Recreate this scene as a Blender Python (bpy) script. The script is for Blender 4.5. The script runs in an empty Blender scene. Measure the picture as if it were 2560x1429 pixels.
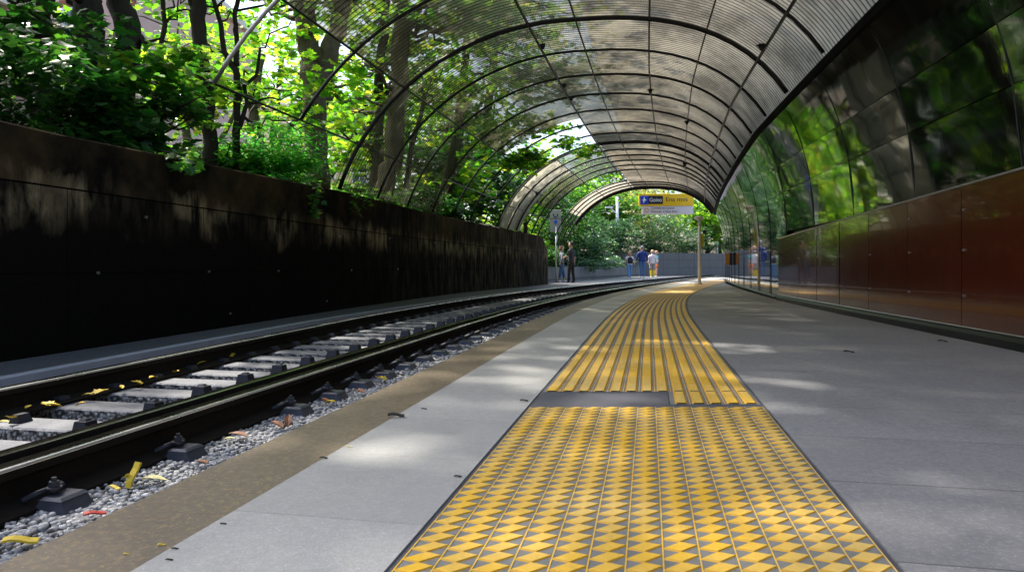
import bpy, bmesh, math, random
import numpy as np
from mathutils import Vector, Matrix

random.seed(7)
RNG = np.random.default_rng(11)
R = math.radians
SC = bpy.context.scene
COL = SC.collection

# ------------------------------------------------------------------ frame of the place
# camera stands 0.5 m above the platform, looking along +Y.  F: focal length in photo pixels
F, CX, HY, CAMH = 1707.0, 1280.0, 668.0, 0.5


def at(px, py, y):
    """world point seen at photo pixel (px,py) at distance y"""
    return Vector(((px - CX) / F * y, y, CAMH + (HY - py) / F * y))


def lerp(x, xs, ys):
    return float(np.interp(x, xs, ys))


def track(y):
    """x of the curved track / tactile line"""
    x = 0.2 * y
    if y > 6:
        x += 0.5 * 0.0155 * (min(y, 16) - 6) ** 2
    if y > 16:
        x += 0.155 * (y - 16) + 0.5 * 0.0035 * (y - 16) ** 2
    return x


def can(y):
    """x of the canopy axis"""
    return -1.12 + 0.2 * y + 0.0021 * max(0.0, y - 6) ** 2


def nrm(fn, y):
    s = (fn(y + .05) - fn(y - .05)) / .1
    l = math.hypot(1, s)
    return 1 / l, -s / l


def off(fn, y, d, z=0.0):
    nx, ny = nrm(fn, y)
    return Vector((fn(y) + nx * d, y + ny * d, z))


def wL(y): return 3.31
def wR(y): return lerp(y, [4, 11, 22], [3.36, 3.03, 3.05])


NR = 2.7


def ring(y, phi, grow=0.0):
    """point of the arch at station y; phi 0 = right springing, 180 = left"""
    c, s = math.cos(R(phi)), math.sin(R(phi))
    w = (wR(y) if c > 0 else wL(y)) + grow
    if c > 0:                      # fuller haunch on the platform side
        c, s = c ** (2 / NR), max(0.0, s) ** (2 / NR)
    return off(can, y, w * c, 0.6 + (3.1 + grow) * s)


def panel(y, z, out=0.0):
    """point of the gloss wall below the seam"""
    t = max(0.0, (z - .6) / 3.1)
    return off(can, y, wR(y) * (1 - t ** NR) ** (1 / NR) + out, z)


def wall_d(y): return -lerp(y, [3, 5, 7, 9, 12, 17, 22, 25.5], [2.76, 2.85, 2.97, 3.08, 3.2, 3.3, 3.28, 3.5])
def wall_h(y): return lerp(y, [4, 9, 18, 25], [1.40, 1.555, 1.6, 1.62])
def walk_z(y): return lerp(y, [15, 24, 31, 38], [-.08, -.14, -.14, -.08])
def left_rail_a(y): return lerp(y, [1, 3, 7.3, 12, 17, 30], [-2.72, -2.80, -3.06, -3.2, -3.33, -3.35])
def kerb_a(y): return left_rail_a(y) - lerp(y, [3, 9, 17], [.5, .56, .55])


def trk(y, a, z):
    return Vector((track(y) + a, y, z))


# ------------------------------------------------------------------ mesh helpers
class MB:
    def __init__(s):
        s.v, s.f, s.uv, s.mi = [], [], [], []

    def face(s, idx, uv=None, mi=0):
        s.f.append(list(idx)); s.uv.append(uv); s.mi.append(mi)

    def grid(s, rows, close=False, uvs=None, mi=0):
        """rows: list of lists of points"""
        b = len(s.v); n = len(rows[0])
        for r in rows:
            s.v.extend([tuple(p) for p in r])
        for i in range(len(rows) - 1):
            for j in range(n if close else n - 1):
                k = (j + 1) % n
                uv = None
                if uvs:
                    uv = [uvs[i][j], uvs[i][k], uvs[i + 1][k], uvs[i + 1][j]]
                s.face((b + i * n + j, b + i * n + k, b + (i + 1) * n + k, b + (i + 1) * n + j), uv, mi)
        return b

    def sweep(s, prof, frames, caps=True, closed=True):
        """prof: list of (d,z); frames: function list y->(d,z)->point given as callables"""
        rows = [[fr(d, z) for d, z in prof] for fr in frames]
        b = s.grid(rows, close=closed)
        n = len(prof)
        if caps and closed:
            s.face(list(range(b + n - 1, b - 1, -1)))
            e = b + n * (len(rows) - 1)
            s.face(list(range(e, e + n)))

    def box(s, c, size, m=None, bev=0.0):
        x, y, z = size[0] / 2, size[1] / 2, size[2] / 2
        c = Vector(c)
        b = len(s.v)
        if bev <= 0:
            pts = [(-x, -y, -z), (x, -y, -z), (x, y, -z), (-x, y, -z), (-x, -y, z), (x, -y, z), (x, y, z), (-x, y, z)]
            fs = [(0, 3, 2, 1), (4, 5, 6, 7), (0, 1, 5, 4), (1, 2, 6, 5), (2, 3, 7, 6), (3, 0, 4, 7)]
        else:
            e = bev
            pts = []
            for zz, ins in ((-z, e), (-z + e, 0), (z - e, 0), (z, e)):
                pts += [(-x + ins, -y + ins, zz), (x - ins, -y + ins, zz), (x - ins, y - ins, zz), (-x + ins, y - ins, zz)]
            fs = [(3, 2, 1, 0), (12, 13, 14, 15)]
            for k in range(3):
                for j in range(4):
                    a, d = k * 4 + j, k * 4 + (j + 1) % 4
                    fs.append((a, d, d + 4, a + 4))
        for p in pts:
            q = Vector(p)
            if m is not None: q = m @ q
            s.v.append(tuple(q + c))
        for f in fs: s.face([b + i for i in f])

    def frustum(s, c, sb, st, h, m=None):
        """tapered block, base size sb=(x,y), top size st"""
        c = Vector(c); b = len(s.v)
        for (sx, sy), z in ((sb, 0), (st, h)):
            for i, j in ((-1, -1), (1, -1), (1, 1), (-1, 1)):
                q = Vector((i * sx / 2, j * sy / 2, z))
                if m is not None: q = m @ q
                s.v.append(tuple(q + c))
        for f in [(3, 2, 1, 0), (4, 5, 6, 7), (0, 1, 5, 4), (1, 2, 6, 5), (2, 3, 7, 6), (3, 0, 4, 7)]:
            s.face([b + i for i in f])

    def tube(s, pts, rad, n=8, caps=True):
        pts = [Vector(p) for p in pts]
        if not hasattr(rad, '__len__'): rad = [rad] * len(pts)
        rows = []
        up = Vector((0, 0, 1))
        t0 = (pts[1] - pts[0]).normalized()
        if abs(t0.z) > .9: up = Vector((0, 1, 0))
        u = t0.cross(up).normalized()
        for i, p in enumerate(pts):
            t = (pts[min(i + 1, len(pts) - 1)] - pts[max(i - 1, 0)]).normalized()
            u = (u - t * u.dot(t)).normalized()
            w = t.cross(u)
            rows.append([p + (u * math.cos(2 * math.pi * k / n) + w * math.sin(2 * math.pi * k / n)) * rad[i] for k in range(n)])
        b = s.grid(rows, close=True)
        if caps:
            s.face(list(range(b + n - 1, b - 1, -1)))
            e = b + n * (len(rows) - 1)
            s.face(list(range(e, e + n)))

    def ball(s, c, r, n=8, sc=(1, 1, 1)):
        rows = []
        for i in range(1, n):
            a = math.pi * i / n
            rows.append([(c[0] + r * sc[0] * math.sin(a) * math.cos(2 * math.pi * k / (n + 2)),
                          c[1] + r * sc[1] * math.sin(a) * math.sin(2 * math.pi * k / (n + 2)),
                          c[2] - r * sc[2] * math.cos(a)) for k in range(n + 2)])
        b = s.grid(rows, close=True); m = n + 2
        s.face(list(range(b + m - 1, b - 1, -1)))
        e = b + m * (len(rows) - 1)
        s.face(list(range(e, e + m)))

    def build(s, name, mat, parent=None, smooth=False, origin=None):
        me = bpy.data.meshes.new(name)
        o0 = Vector(origin) if origin is not None else (Vector(parent['_o']) if parent is not None else Vector((0, 0, 0)))
        v = [(p[0] - o0[0], p[1] - o0[1], p[2] - o0[2]) for p in s.v]
        me.from_pydata(v, [], s.f)
        if any(u is not None for u in s.uv):
            ul = me.uv_layers.new(name='UVMap')
            k = 0
            for f, u in zip(s.f, s.uv):
                for j in range(len(f)):
                    ul.data[k].uv = u[j] if u else (0, 0)
                    k += 1
        for m in (mat if isinstance(mat, (list, tuple)) else [mat]):
            me.materials.append(m)
        if any(s.mi): me.polygons.foreach_set('material_index', s.mi)
        if smooth:
            me.polygons.foreach_set('use_smooth', [True] * len(me.polygons))
        me.update()
        o = bpy.data.objects.new(name, me)
        COL.objects.link(o)
        if parent is not None:
            o.parent = parent
        if origin is not None and parent is None:
            o.location = o0
        if parent is not None: o['_o'] = tuple(o0)
        return o


def smooth_by_angle(o, ang=40):
    me = o.data
    me.polygons.foreach_set('use_smooth', [True] * len(me.polygons))
    me.set_sharp_from_angle(angle=R(ang))
    return o


def tag(o, label, cat, group=None, kind=None):
    o['label'] = label
    o['category'] = cat
    if group: o['group'] = group
    if kind: o['kind'] = kind
    return o


def struct(o):
    o['kind'] = 'structure'
    return o


def thing(name, loc, label, cat, group=None):
    o = bpy.data.objects.new(name, None)
    o.empty_display_size = .2
    COL.objects.link(o)
    o.location = loc
    o['_o'] = tuple(loc)
    return tag(o, label, cat, group)


# ------------------------------------------------------------------ materials
class NT:
    def __init__(s, name):
        s.m = bpy.data.materials.new(name)
        s.m.use_nodes = True
        s.t = s.m.node_tree
        s.t.nodes.clear()
        s.out = s.n('ShaderNodeOutputMaterial')

    def n(s, typ, **kw):
        x = s.t.nodes.new(typ)
        for k, v in kw.items():
            if k.startswith('i_'):
                x.inputs[k[2:].replace('_', ' ')].default_value = v
            else:
                setattr(x, k, v)
        return x

    def l(s, a, b): s.t.links.new(a, b)

    def math(s, op, a, b=None, c=None, clamp=False):
        x = s.n('ShaderNodeMath', operation=op); x.use_clamp = clamp
        for i, q in enumerate((a, b, c)):
            if q is None: continue
            if isinstance(q, (int, float)): x.inputs[i].default_value = q
            else: s.l(q, x.inputs[i])
        return x.outputs[0]

    def mix(s, fac, a, b):
        x = s.n('ShaderNodeMix', data_type='RGBA')
        for sock, q in ((x.inputs[0], fac), (x.inputs[6], a), (x.inputs[7], b)):
            if isinstance(q, (int, float)): sock.default_value = q
            elif isinstance(q, tuple): sock.default_value = (*q[:3], 1)
            else: s.l(q, sock)
        return x.outputs[2]

    def noise(s, vec, scale, detail=4, rough=.55):
        x = s.n('ShaderNodeTexNoise', i_Scale=scale, i_Detail=detail, i_Roughness=rough)
        if vec is not None: s.l(vec, x.inputs['Vector'])
        return x.outputs['Fac']

    def pos(s):
        return s.n('ShaderNodeNewGeometry').outputs['Position']

    def objc(s):
        return s.n('ShaderNodeTexCoord').outputs['Object']

    def scaled(s, vec, sc):
        x = s.n('ShaderNodeMapping'); x.inputs['Scale'].default_value = sc
        s.l(vec, x.inputs['Vector'])
        return x.outputs[0]

    def ramp(s, fac, stops):
        x = s.n('ShaderNodeValToRGB')
        e = x.color_ramp.elements
        while len(e) < len(stops): e.new(.5)
        for k, (p, c) in enumerate(stops):
            e[k].position = p
            e[k].color = (*c, 1) if isinstance(c, tuple) else (c, c, c, 1)
        s.l(fac, x.inputs[0])
        return x.outputs[0]

    def bump(s, h, strength=.3, dist=.01):
        x = s.n('ShaderNodeBump', i_Strength=strength, i_Distance=dist)
        s.l(h, x.inputs['Height'])
        return x.outputs[0]

    def bsdf(s, col, rough=.6, metal=0., normal=None, spec=.5, coat=0., coat_r=.05):
        p = s.n('ShaderNodeBsdfPrincipled')
        for k, q in (('Base Color', col), ('Roughness', rough), ('Metallic', metal), ('Specular IOR Level', spec), ('Coat Weight', coat), ('Coat Roughness', coat_r)):
            if isinstance(q, (int, float)): p.inputs[k].default_value = q
            elif isinstance(q, tuple): p.inputs[k].default_value = (*q[:3], 1)
            else: s.l(q, p.inputs[k])
        if normal is not None: s.l(normal, p.inputs['Normal'])
        return p.outputs[0]

    def done(s, sh):
        s.l(sh, s.out.inputs['Surface'])
        return s.m


def simple(name, col, rough=.6, metal=0., var=.25, scale=6., bump=0., bscale=40., spec=.5, coat=0.):
    t = NT(name)
    v = t.objc()
    n = t.noise(v, scale)
    lo = tuple(c * (1 - var) for c in col); hi = tuple(min(1, c * (1 + var)) for c in col)
    c = t.mix(n, lo, hi)
    r = t.math('ADD', t.math('MULTIPLY', n, .2), rough - .1, clamp=True)
    nr = t.bump(t.noise(v, bscale), bump, .01) if bump else None
    return t.done(t.bsdf(c, r, metal, nr, spec, coat))


def mat_terrazzo(name, col, speck, joints=True, scale=1., jt=.65):
    t = NT(name)
    p = t.pos()
    big = t.noise(p, .9, 3)
    fine = t.noise(p, 230 * scale, 2, .7)
    mid = t.noise(p, 28, 4, .6)
    c = t.mix(fine, tuple(x * .5 for x in col), tuple(min(.9, x * 1.5) for x in col))
    c = t.mix(t.math('MULTIPLY', t.ramp(mid, [(.35, 0.), (.7, 1.)]), .22), c, tuple(x * .62 for x in col))
    c = t.mix(t.math('MULTIPLY', t.ramp(big, [(.35, 0.), (.65, 1.)]), .35), c, tuple(x * .78 for x in col))
    vo = t.n('ShaderNodeTexVoronoi', i_Scale=95. * scale); t.l(p, vo.inputs['Vector'])
    sp = t.math('LESS_THAN', vo.outputs['Distance'], .13)
    rnd = t.n('ShaderNodeSeparateColor'); t.l(vo.outputs['Color'], rnd.inputs[0])
    sp = t.math('MULTIPLY', sp, t.math('GREATER_THAN', rnd.outputs[0], .72))
    c = t.mix(t.math('MULTIPLY', t.ramp(t.noise(p, 75 * scale, 3, .75), [(.5, 0.), (.66, 1.)]), .35), c, speck)
    c = t.mix(sp, c, speck)
    if joints:
        # slab joints across the platform every 1.2 m (a line leaning like the track normal)
        sx = t.n('ShaderNodeSeparateXYZ'); t.l(p, sx.inputs[0])
        yy = t.math('ADD', sx.outputs[1], t.math('MULTIPLY', sx.outputs[0], .2))
        q = t.math('DIVIDE', t.math('SUBTRACT', yy, .37), .46)
        cell = t.math('FLOOR', q)
        fr = t.math('FRACT', q)
        wn = t.n('ShaderNodeTexWhiteNoise', noise_dimensions='1D'); t.l(cell, wn.inputs['W'])
        c = t.mix(t.math('MULTIPLY', wn.outputs['Value'], .28), c, tuple(x * .6 for x in col))
        ln = t.math('LESS_THAN', fr, .012)
        c = t.mix(t.math('MULTIPLY', ln, jt), c, (.05, .05, .055))
    gum = t.n('ShaderNodeTexVoronoi', i_Scale=1.9); t.l(p, gum.inputs['Vector'])
    gs = t.math('LESS_THAN', t.math('ADD', gum.outputs['Distance'], t.math('MULTIPLY', t.math('SUBTRACT', mid, .5), .05)), .045)
    c = t.mix(t.math('MULTIPLY', gs, .45), c, tuple(x * .25 for x in col))
    st = t.noise(t.scaled(p, (1.0, .45, 1)), 1.5, 6, .7)
    c = t.mix(t.math('MULTIPLY', t.ramp(st, [(.5, 0.), (.72, 1.)]), .4), c, tuple(x * .5 for x in col))
    rr = t.ramp(mid, [(.3, .42), (.75, .62)])
    return t.done(t.bsdf(c, rr, 0, t.bump(fine, .25, .002), .4))


def mat_tactile(kind):
    """worn yellow pads on a grey ground"""
    t = NT('tactile_' + kind)
    p = t.pos()
    n1 = t.noise(p, 2.0, 3); n2 = t.noise(p, 24, 5, .65); n3 = t.noise(p, 260, 3, .7)
    if kind == 'ground':
        c = t.mix(n3, (.12, .12, .11), (.28, .28, .26))
        c = t.mix(t.math('MULTIPLY', t.ramp(n2, [(.5, 0.), (.7, 1.)]), .3), c, (.05, .05, .045))
        return t.done(t.bsdf(c, .65, 0, t.bump(n3, .3, .002), .3))
    if kind == 'side':  # side shading of the raised pads is put into this deeper yellow
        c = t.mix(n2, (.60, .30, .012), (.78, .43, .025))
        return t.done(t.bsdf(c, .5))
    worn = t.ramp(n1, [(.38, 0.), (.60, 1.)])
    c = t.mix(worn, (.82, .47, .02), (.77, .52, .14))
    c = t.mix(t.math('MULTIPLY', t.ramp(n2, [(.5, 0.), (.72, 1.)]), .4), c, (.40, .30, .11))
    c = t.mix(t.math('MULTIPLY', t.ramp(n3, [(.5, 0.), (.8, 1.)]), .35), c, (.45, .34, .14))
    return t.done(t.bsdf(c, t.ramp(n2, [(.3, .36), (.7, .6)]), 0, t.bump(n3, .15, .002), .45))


def mat_strip_plain():
    t = NT('tactile_pale')
    p = t.pos()
    c = t.mix(t.noise(p, 3, 4), (.68, .40, .09), (.74, .52, .22))
    c = t.mix(t.math('MULTIPLY', t.noise(p, 120, 2), .3), c, (.45, .32, .12))
    return t.done(t.bsdf(c, .55))


def mat_wall():
    """dark grimy concrete with a pale band of painted sunlight around the upper joint"""
    t = NT('grimy_concrete')
    p = t.pos()
    s = t.n('ShaderNodeSeparateXYZ'); t.l(p, s.inputs[0])
    z = s.outputs[2]
    streak = t.noise(t.scaled(p, (1.6, 1.6, .8)), 2.0, 5, .62)
    streak2 = t.noise(t.scaled(p, (3.2, 3.2, .8)), 2.0, 6, .68)
    grit = t.noise(p, 60, 4, .7)
    mott = t.noise(p, 5, 5, .65)
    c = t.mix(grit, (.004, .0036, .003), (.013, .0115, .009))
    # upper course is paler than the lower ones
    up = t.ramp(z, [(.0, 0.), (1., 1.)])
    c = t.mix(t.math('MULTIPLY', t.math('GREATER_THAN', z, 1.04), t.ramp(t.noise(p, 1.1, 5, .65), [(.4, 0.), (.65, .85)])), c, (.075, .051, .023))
    # sunlight painted as a pale patchy band: strongest just under z = 1.04
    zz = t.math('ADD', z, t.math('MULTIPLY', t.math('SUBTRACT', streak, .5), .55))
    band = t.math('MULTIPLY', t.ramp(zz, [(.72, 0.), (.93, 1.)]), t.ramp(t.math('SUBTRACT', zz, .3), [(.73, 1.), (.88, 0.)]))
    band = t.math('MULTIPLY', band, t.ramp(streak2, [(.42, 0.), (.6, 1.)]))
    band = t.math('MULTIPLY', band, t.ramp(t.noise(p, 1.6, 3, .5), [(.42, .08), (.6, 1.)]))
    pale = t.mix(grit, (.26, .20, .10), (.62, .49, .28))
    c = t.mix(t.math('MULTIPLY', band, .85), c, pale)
    # faint long runs down the wall, stronger towards the far end
    far = t.n('ShaderNodeMapRange'); t.l(s.outputs[1], far.inputs[0])
    far.inputs[1].default_value = 9; far.inputs[2].default_value = 18
    far.inputs[3].default_value = .0; far.inputs[4].default_value = .8
    runs = t.math('MULTIPLY', t.ramp(streak2, [(.45, 0.), (.68, 1.)]), far.outputs[0])
    c = t.mix(runs, c, (.15, .125, .085))
    # joints
    j = t.math('LESS_THAN', t.math('ABSOLUTE', t.math('SUBTRACT', z, 1.04)), .006)
    j2 = t.math('LESS_THAN', t.math('ABSOLUTE', t.math('SUBTRACT', z, .46)), .004)
    fy = t.math('FRACT', t.math('DIVIDE', s.outputs[1], .78))
    j3 = t.math('MULTIPLY', t.math('LESS_THAN', fy, .008), t.math('LESS_THAN', z, 1.04))
    jj = t.math('MAXIMUM', t.math('MAXIMUM', j, j2), j3)
    c = t.mix(jj, c, (.002, .002, .002))
    r = t.ramp(mott, [(.3, .8), (.7, .95)])
    return t.done(t.bsdf(c, r, 0, t.bump(t.math('SUBTRACT', grit, jj), .35, .008), .03))


def mat_gloss_panel(name, col, coatr=.06, streaks=.12, tint=None, mirror=.16):
    t = NT(name)
    p = t.pos()
    st = t.noise(t.scaled(p, (6, 6, .35)), 4, 4, .6)
    sp = t.noise(p, 55, 3, .7)
    c = t.mix(t.math('MULTIPLY', t.ramp(sp, [(.62, 0.), (.72, 1.)]), .12), t.mix(st, tuple(x * .7 for x in col), tuple(x * 1.3 for x in col)), (.16, .14, .11))
    r = t.math('ADD', t.math('MULTIPLY', st, streaks), coatr)
    wob = t.noise(t.scaled(p, (1.1, 1.1, .5)), 1.6, 2, .5)
    wob2 = t.noise(t.scaled(p, (26, 26, 1.2)), 2.0, 2, .5)
    nr = t.bump(t.math('ADD', wob, t.math('MULTIPLY', wob2, .03)), .05, .05)
    b = t.bsdf(c, r, 0, nr, .8, .6, .03)
    g = t.n('ShaderNodeBsdfGlossy'); g.inputs[0].default_value = (*(tint or (.9, .88, .84)), 1)
    t.l(t.math('MULTIPLY', r, .8), g.inputs['Roughness']); t.l(nr, g.inputs['Normal'])
    m = t.n('ShaderNodeMixShader'); m.inputs[0].default_value = mirror
    t.l(b, m.inputs[1]); t.l(g.outputs[0], m.inputs[2])
    return t.done(m.outputs[0])


def mat_sheet(name, transp, tr_col, body, gloss=.1, line=.75, dirt=.5):
    """corrugated plastic sheet: partly clear, partly milky, dirt in every groove (uv.x counts corrugations)"""
    t = NT(name)
    uv = t.n('ShaderNodeUVMap').outputs[0]
    s = t.n('ShaderNodeSeparateXYZ'); t.l(uv, s.inputs[0])
    fr = t.math('FRACT', s.outputs[0])
    ln = t.math('LESS_THAN', t.math('ABSOLUTE', t.math('SUBTRACT', fr, .5)), .13)
    p = t.pos()
    n = t.noise(p, .9, 6, .68)
    n2 = t.noise(p, 6, 4, .6)
    grime = t.math('MULTIPLY', t.math('ADD', t.ramp(n, [(.40, 0.), (.62, 1.)]), t.math('MULTIPLY', n2, .35)), dirt, clamp=True)
    col = t.mix(grime, body, tuple(x * .35 for x in body))
    col = t.mix(t.math('MULTIPLY', ln, line), col, (.03, .025, .018))
    tc = t.mix(grime, tr_col, tuple(x * .55 for x in tr_col))
    tc = t.mix(t.math('MULTIPLY', ln, line), tc, (.05, .045, .035))
    d = t.n('ShaderNodeBsdfDiffuse'); t.l(col, d.inputs[0])
    tl = t.n('ShaderNodeBsdfTranslucent'); t.l(col, tl.inputs[0])
    m1 = t.n('ShaderNodeMixShader'); m1.inputs[0].default_value = .62
    t.l(d.outputs[0], m1.inputs[1]); t.l(tl.outputs[0], m1.inputs[2])
    tp = t.n('ShaderNodeBsdfTransparent'); t.l(tc, tp.inputs[0])
    m2 = t.n('ShaderNodeMixShader'); m2.inputs[0].default_value = transp
    t.l(m1.outputs[0], m2.inputs[1]); t.l(tp.outputs[0], m2.inputs[2])
    g = t.n('ShaderNodeBsdfGlossy', i_Roughness=.12); g.inputs[0].default_value = (.9, .88, .82, 1)
    m3 = t.n('ShaderNodeMixShader')
    fz = t.n('ShaderNodeFresnel', i_IOR=1.45)
    t.l(t.math('MULTIPLY', fz.outputs[0], gloss * 6, clamp=True), m3.inputs[0])
    t.l(m2.outputs[0], m3.inputs[1]); t.l(g.outputs[0], m3.inputs[2])
    return t.done(m3.outputs[0])


def mat_leaf(name, stops, tstops, trans=.5, rough=.38):
    t = NT(name)
    g = t.n('ShaderNodeNewGeometry')
    rnd = g.outputs['Random Per Island']
    c = t.ramp(rnd, stops)
    ct = t.ramp(rnd, tstops)
    pr = t.bsdf(c, rough, 0, None, .5)
    tl = t.n('ShaderNodeBsdfTranslucent'); t.l(ct, tl.inputs[0])
    m = t.n('ShaderNodeMixShader'); m.inputs[0].default_value = trans
    t.l(pr, m.inputs[1]); t.l(tl.outputs[0], m.inputs[2])
    return t.done(m.outputs[0])


def mat_bark(name, lo, hi):
    t = NT(name)
    v = t.objc()
    n = t.noise(t.scaled(v, (14, 14, 2.5)), 1.6, 6, .65)
    m = t.noise(v, 1.7, 4, .6)
    c = t.mix(n, lo, hi)
    c = t.mix(t.math('MULTIPLY', t.ramp(m, [(.4, 0.), (.7, 1.)]), .5), c, tuple(x * .45 for x in lo))
    return t.done(t.bsdf(c, .85, 0, t.bump(n, .8, .03), .2))


def mat_brick():
    t = NT('red_brick')
    v = t.objc()
    mp = t.n('ShaderNodeMapping'); mp.inputs['Rotation'].default_value = (R(90), 0, 0)
    t.l(v, mp.inputs['Vector'])
    b = t.n('ShaderNodeTexBrick', i_Scale=4.2)
    b.inputs['Color1'].default_value = (.36, .17, .12, 1); b.inputs['Color2'].default_value = (.28, .12, .085, 1)
    b.inputs['Mortar'].default_value = (.34, .27, .22, 1); b.inputs['Mortar Size'].default_value = .012
    t.l(mp.outputs[0], b.inputs['Vector'])
    return t.done(t.bsdf(b.outputs[0], .85))


def mat_gravel(name, lo, hi, sc=60):
    t = NT(name)
    p = t.pos()
    vo = t.n('ShaderNodeTexVoronoi', i_Scale=float(sc)); t.l(p, vo.inputs['Vector'])
    sx = t.n('ShaderNodeSeparateColor'); t.l(vo.outputs['Color'], sx.inputs[0])
    c = t.mix(sx.outputs[0], lo, hi)
    c = t.mix(t.ramp(vo.outputs['Distance'], [(.35, 0.), (.75, 1.)]), c, tuple(x * .15 for x in lo))
    return t.done(t.bsdf(c, .8, 0, t.bump(t.math('SUBTRACT', 1., vo.outputs['Distance']), .9, .02), .3))


def mat_stone():
    t = NT('pebble')
    rnd = t.n('ShaderNodeNewGeometry').outputs['Random Per Island']
    c = t.ramp(rnd, [(0., (.16, .155, .155)), (.35, (.33, .325, .325)), (.75, (.55, .54, .53)), (1., (.70, .68, .64))])
    c = t.mix(t.math('MULTIPLY', t.noise(t.pos(), 130, 3), .5), c, (.10, .10, .10))
    return t.done(t.bsdf(c, .7, 0, None, .35))


def mat_sleeper():
    t = NT('sleeper_concrete')
    g = t.n('ShaderNodeNewGeometry')
    s = t.n('ShaderNodeSeparateXYZ'); t.l(g.outputs['Normal'], s.inputs[0])
    p = t.objc()
    vo = t.n('ShaderNodeTexVoronoi', i_Scale=70.); t.l(p, vo.inputs['Vector'])
    sx = t.n('ShaderNodeSeparateColor'); t.l(vo.outputs['Color'], sx.inputs[0])
    agg = t.mix(sx.outputs[0], (.07, .07, .07), (.42, .41, .40))
    agg = t.mix(t.ramp(vo.outputs['Distance'], [(.3, 0.), (.7, 1.)]), agg, (.02, .02, .02))
    sm = t.mix(t.noise(p, 25, 5), (.14, .14, .152), (.24, .24, .252))
    topm = t.math('GREATER_THAN', s.outputs[2], .4)
    c = t.mix(topm, agg, sm)
    return t.done(t.bsdf(c, .72, 0, t.bump(t.math('SUBTRACT', 1., vo.outputs['Distance']), .35, .01), .35))


def mat_rail():
    t = NT('rail_steel')
    g = t.n('ShaderNodeNewGeometry')
    s = t.n('ShaderNodeSeparateXYZ'); t.l(g.outputs['Normal'], s.inputs[0])
    p = g.outputs['Position']
    sp = t.n('ShaderNodeSeparateXYZ'); t.l(p, sp.inputs[0])
    # polished where wheels run: top of the head only
    hi = t.math('MULTIPLY', t.math('GREATER_THAN', s.outputs[2], .35), t.math('GREATER_THAN', sp.outputs[2], -.034))
    rust = t.mix(t.noise(p, 40, 4), (.006, .005, .004), (.022, .017, .012))
    c = t.mix(hi, rust, t.mix(t.noise(p, 9, 3), (.05, .045, .03), (.16, .15, .12)))
    return t.done(t.bsdf(c, t.math('SUBTRACT', .75, t.math('MULTIPLY', hi, .55)), t.math('MULTIPLY', hi, .95), None, .12))


def mat_panelled(name, col, sx=1.6, sz=.55):
    """grey panel wall with joint lines"""
    t = NT(name)
    v = t.pos()
    b = t.n('ShaderNodeSeparateXYZ'); t.l(v, b.inputs[0])
    a = t.math('ADD', b.outputs[0], t.math('MULTIPLY', b.outputs[1], .45))
    f1 = t.math('LESS_THAN', t.math('FRACT', t.math('DIVIDE', a, sx)), .02)
    f2 = t.math('LESS_THAN', t.math('FRACT', t.math('DIVIDE', t.math('ADD', b.outputs[2], .08), sz)), .035)
    n = t.noise(v, 3, 5)
    c = t.mix(n, tuple(x * .75 for x in col), tuple(x * 1.2 for x in col))
    c = t.mix(t.math('MAXIMUM', f1, f2), c, tuple(x * .3 for x in col))
    return t.done(t.bsdf(c, .6))


def glass_mat():
    t = NT('window_glass')
    n = t.noise(t.objc(), 2, 2)
    return t.done(t.bsdf(t.mix(n, (.05, .07, .10), (.16, .20, .26)), .08, 0, None, .8))


M = {}
M['pave'] = mat_terrazzo('light_paving', (.43, .42, .395), (.62, .62, .60), jt=.2)
M['walk'] = mat_terrazzo('blue_grey_paving', (.27, .266, .266), (.55, .55, .56))
M['brown'] = mat_terrazzo('brown_edging', (.17, .135, .095), (.50, .36, .13), joints=False, scale=.8)
M['kerbwalk'] = mat_terrazzo('dark_walkway', (.12, .12, .13), (.25, .25, .25), joints=False)
M['kerb'] = simple('kerb_stone', (.42, .43, .48), .6, var=.2, scale=9)
M['bed'] = simple('joint_filler', (.085, .085, .10), .6, var=.2, scale=20)
M['patch'] = simple('dark_patch', (.10, .10, .115), .55, var=.15, scale=30)
M['tground'], M['ttop'], M['tside'] = mat_tactile('ground'), mat_tactile('top'), mat_tactile('side')
M['tactpale'] = mat_strip_plain()
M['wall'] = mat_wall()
M['black'] = mat_gloss_panel('black_gloss', (.006, .006, .005), .015, .05)
M['red'] = mat_gloss_panel('oxblood_gloss', (.072, .013, .005), .10, .10, (.95, .6, .45), .06)
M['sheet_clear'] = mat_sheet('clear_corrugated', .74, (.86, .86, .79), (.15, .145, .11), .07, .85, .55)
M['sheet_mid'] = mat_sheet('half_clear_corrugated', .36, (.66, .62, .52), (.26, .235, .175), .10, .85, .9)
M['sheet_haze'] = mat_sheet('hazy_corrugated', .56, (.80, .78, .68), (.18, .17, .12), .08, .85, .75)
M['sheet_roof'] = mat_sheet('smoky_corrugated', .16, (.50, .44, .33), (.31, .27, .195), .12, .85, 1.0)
M['sheet_milky'] = mat_sheet('milky_sheet', .04, (.7, .68, .6), (.50, .47, .38), .05, .0, .5)
M['sheet_metal'] = simple('pale_sheet', (.62, .59, .52), .4, .1, var=.3, scale=3)
M['steel'] = simple('dark_steel', (.022, .021, .02), .32, .6, var=.3, scale=10)
M['alu'] = simple('dull_metal', (.45, .44, .41), .32, .8, var=.2, scale=10)
M['blackmatt'] = simple('matt_black', (.008, .008, .008), .8, var=.2, spec=.1)
M['rail'] = mat_rail()
M['shine'] = simple('polished_steel', (.80, .79, .76), .28, .9, var=.15, scale=4)
M['sleeper'] = mat_sleeper()
M['clip'] = simple('clip_iron', (.030, .031, .040), .5, .2, var=.3, scale=40, bump=.2)
M['chair'] = simple('chair_iron', (.055, .058, .075), .45, .2, var=.35, scale=30, bump=.2)
M['stone'] = mat_stone()
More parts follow.
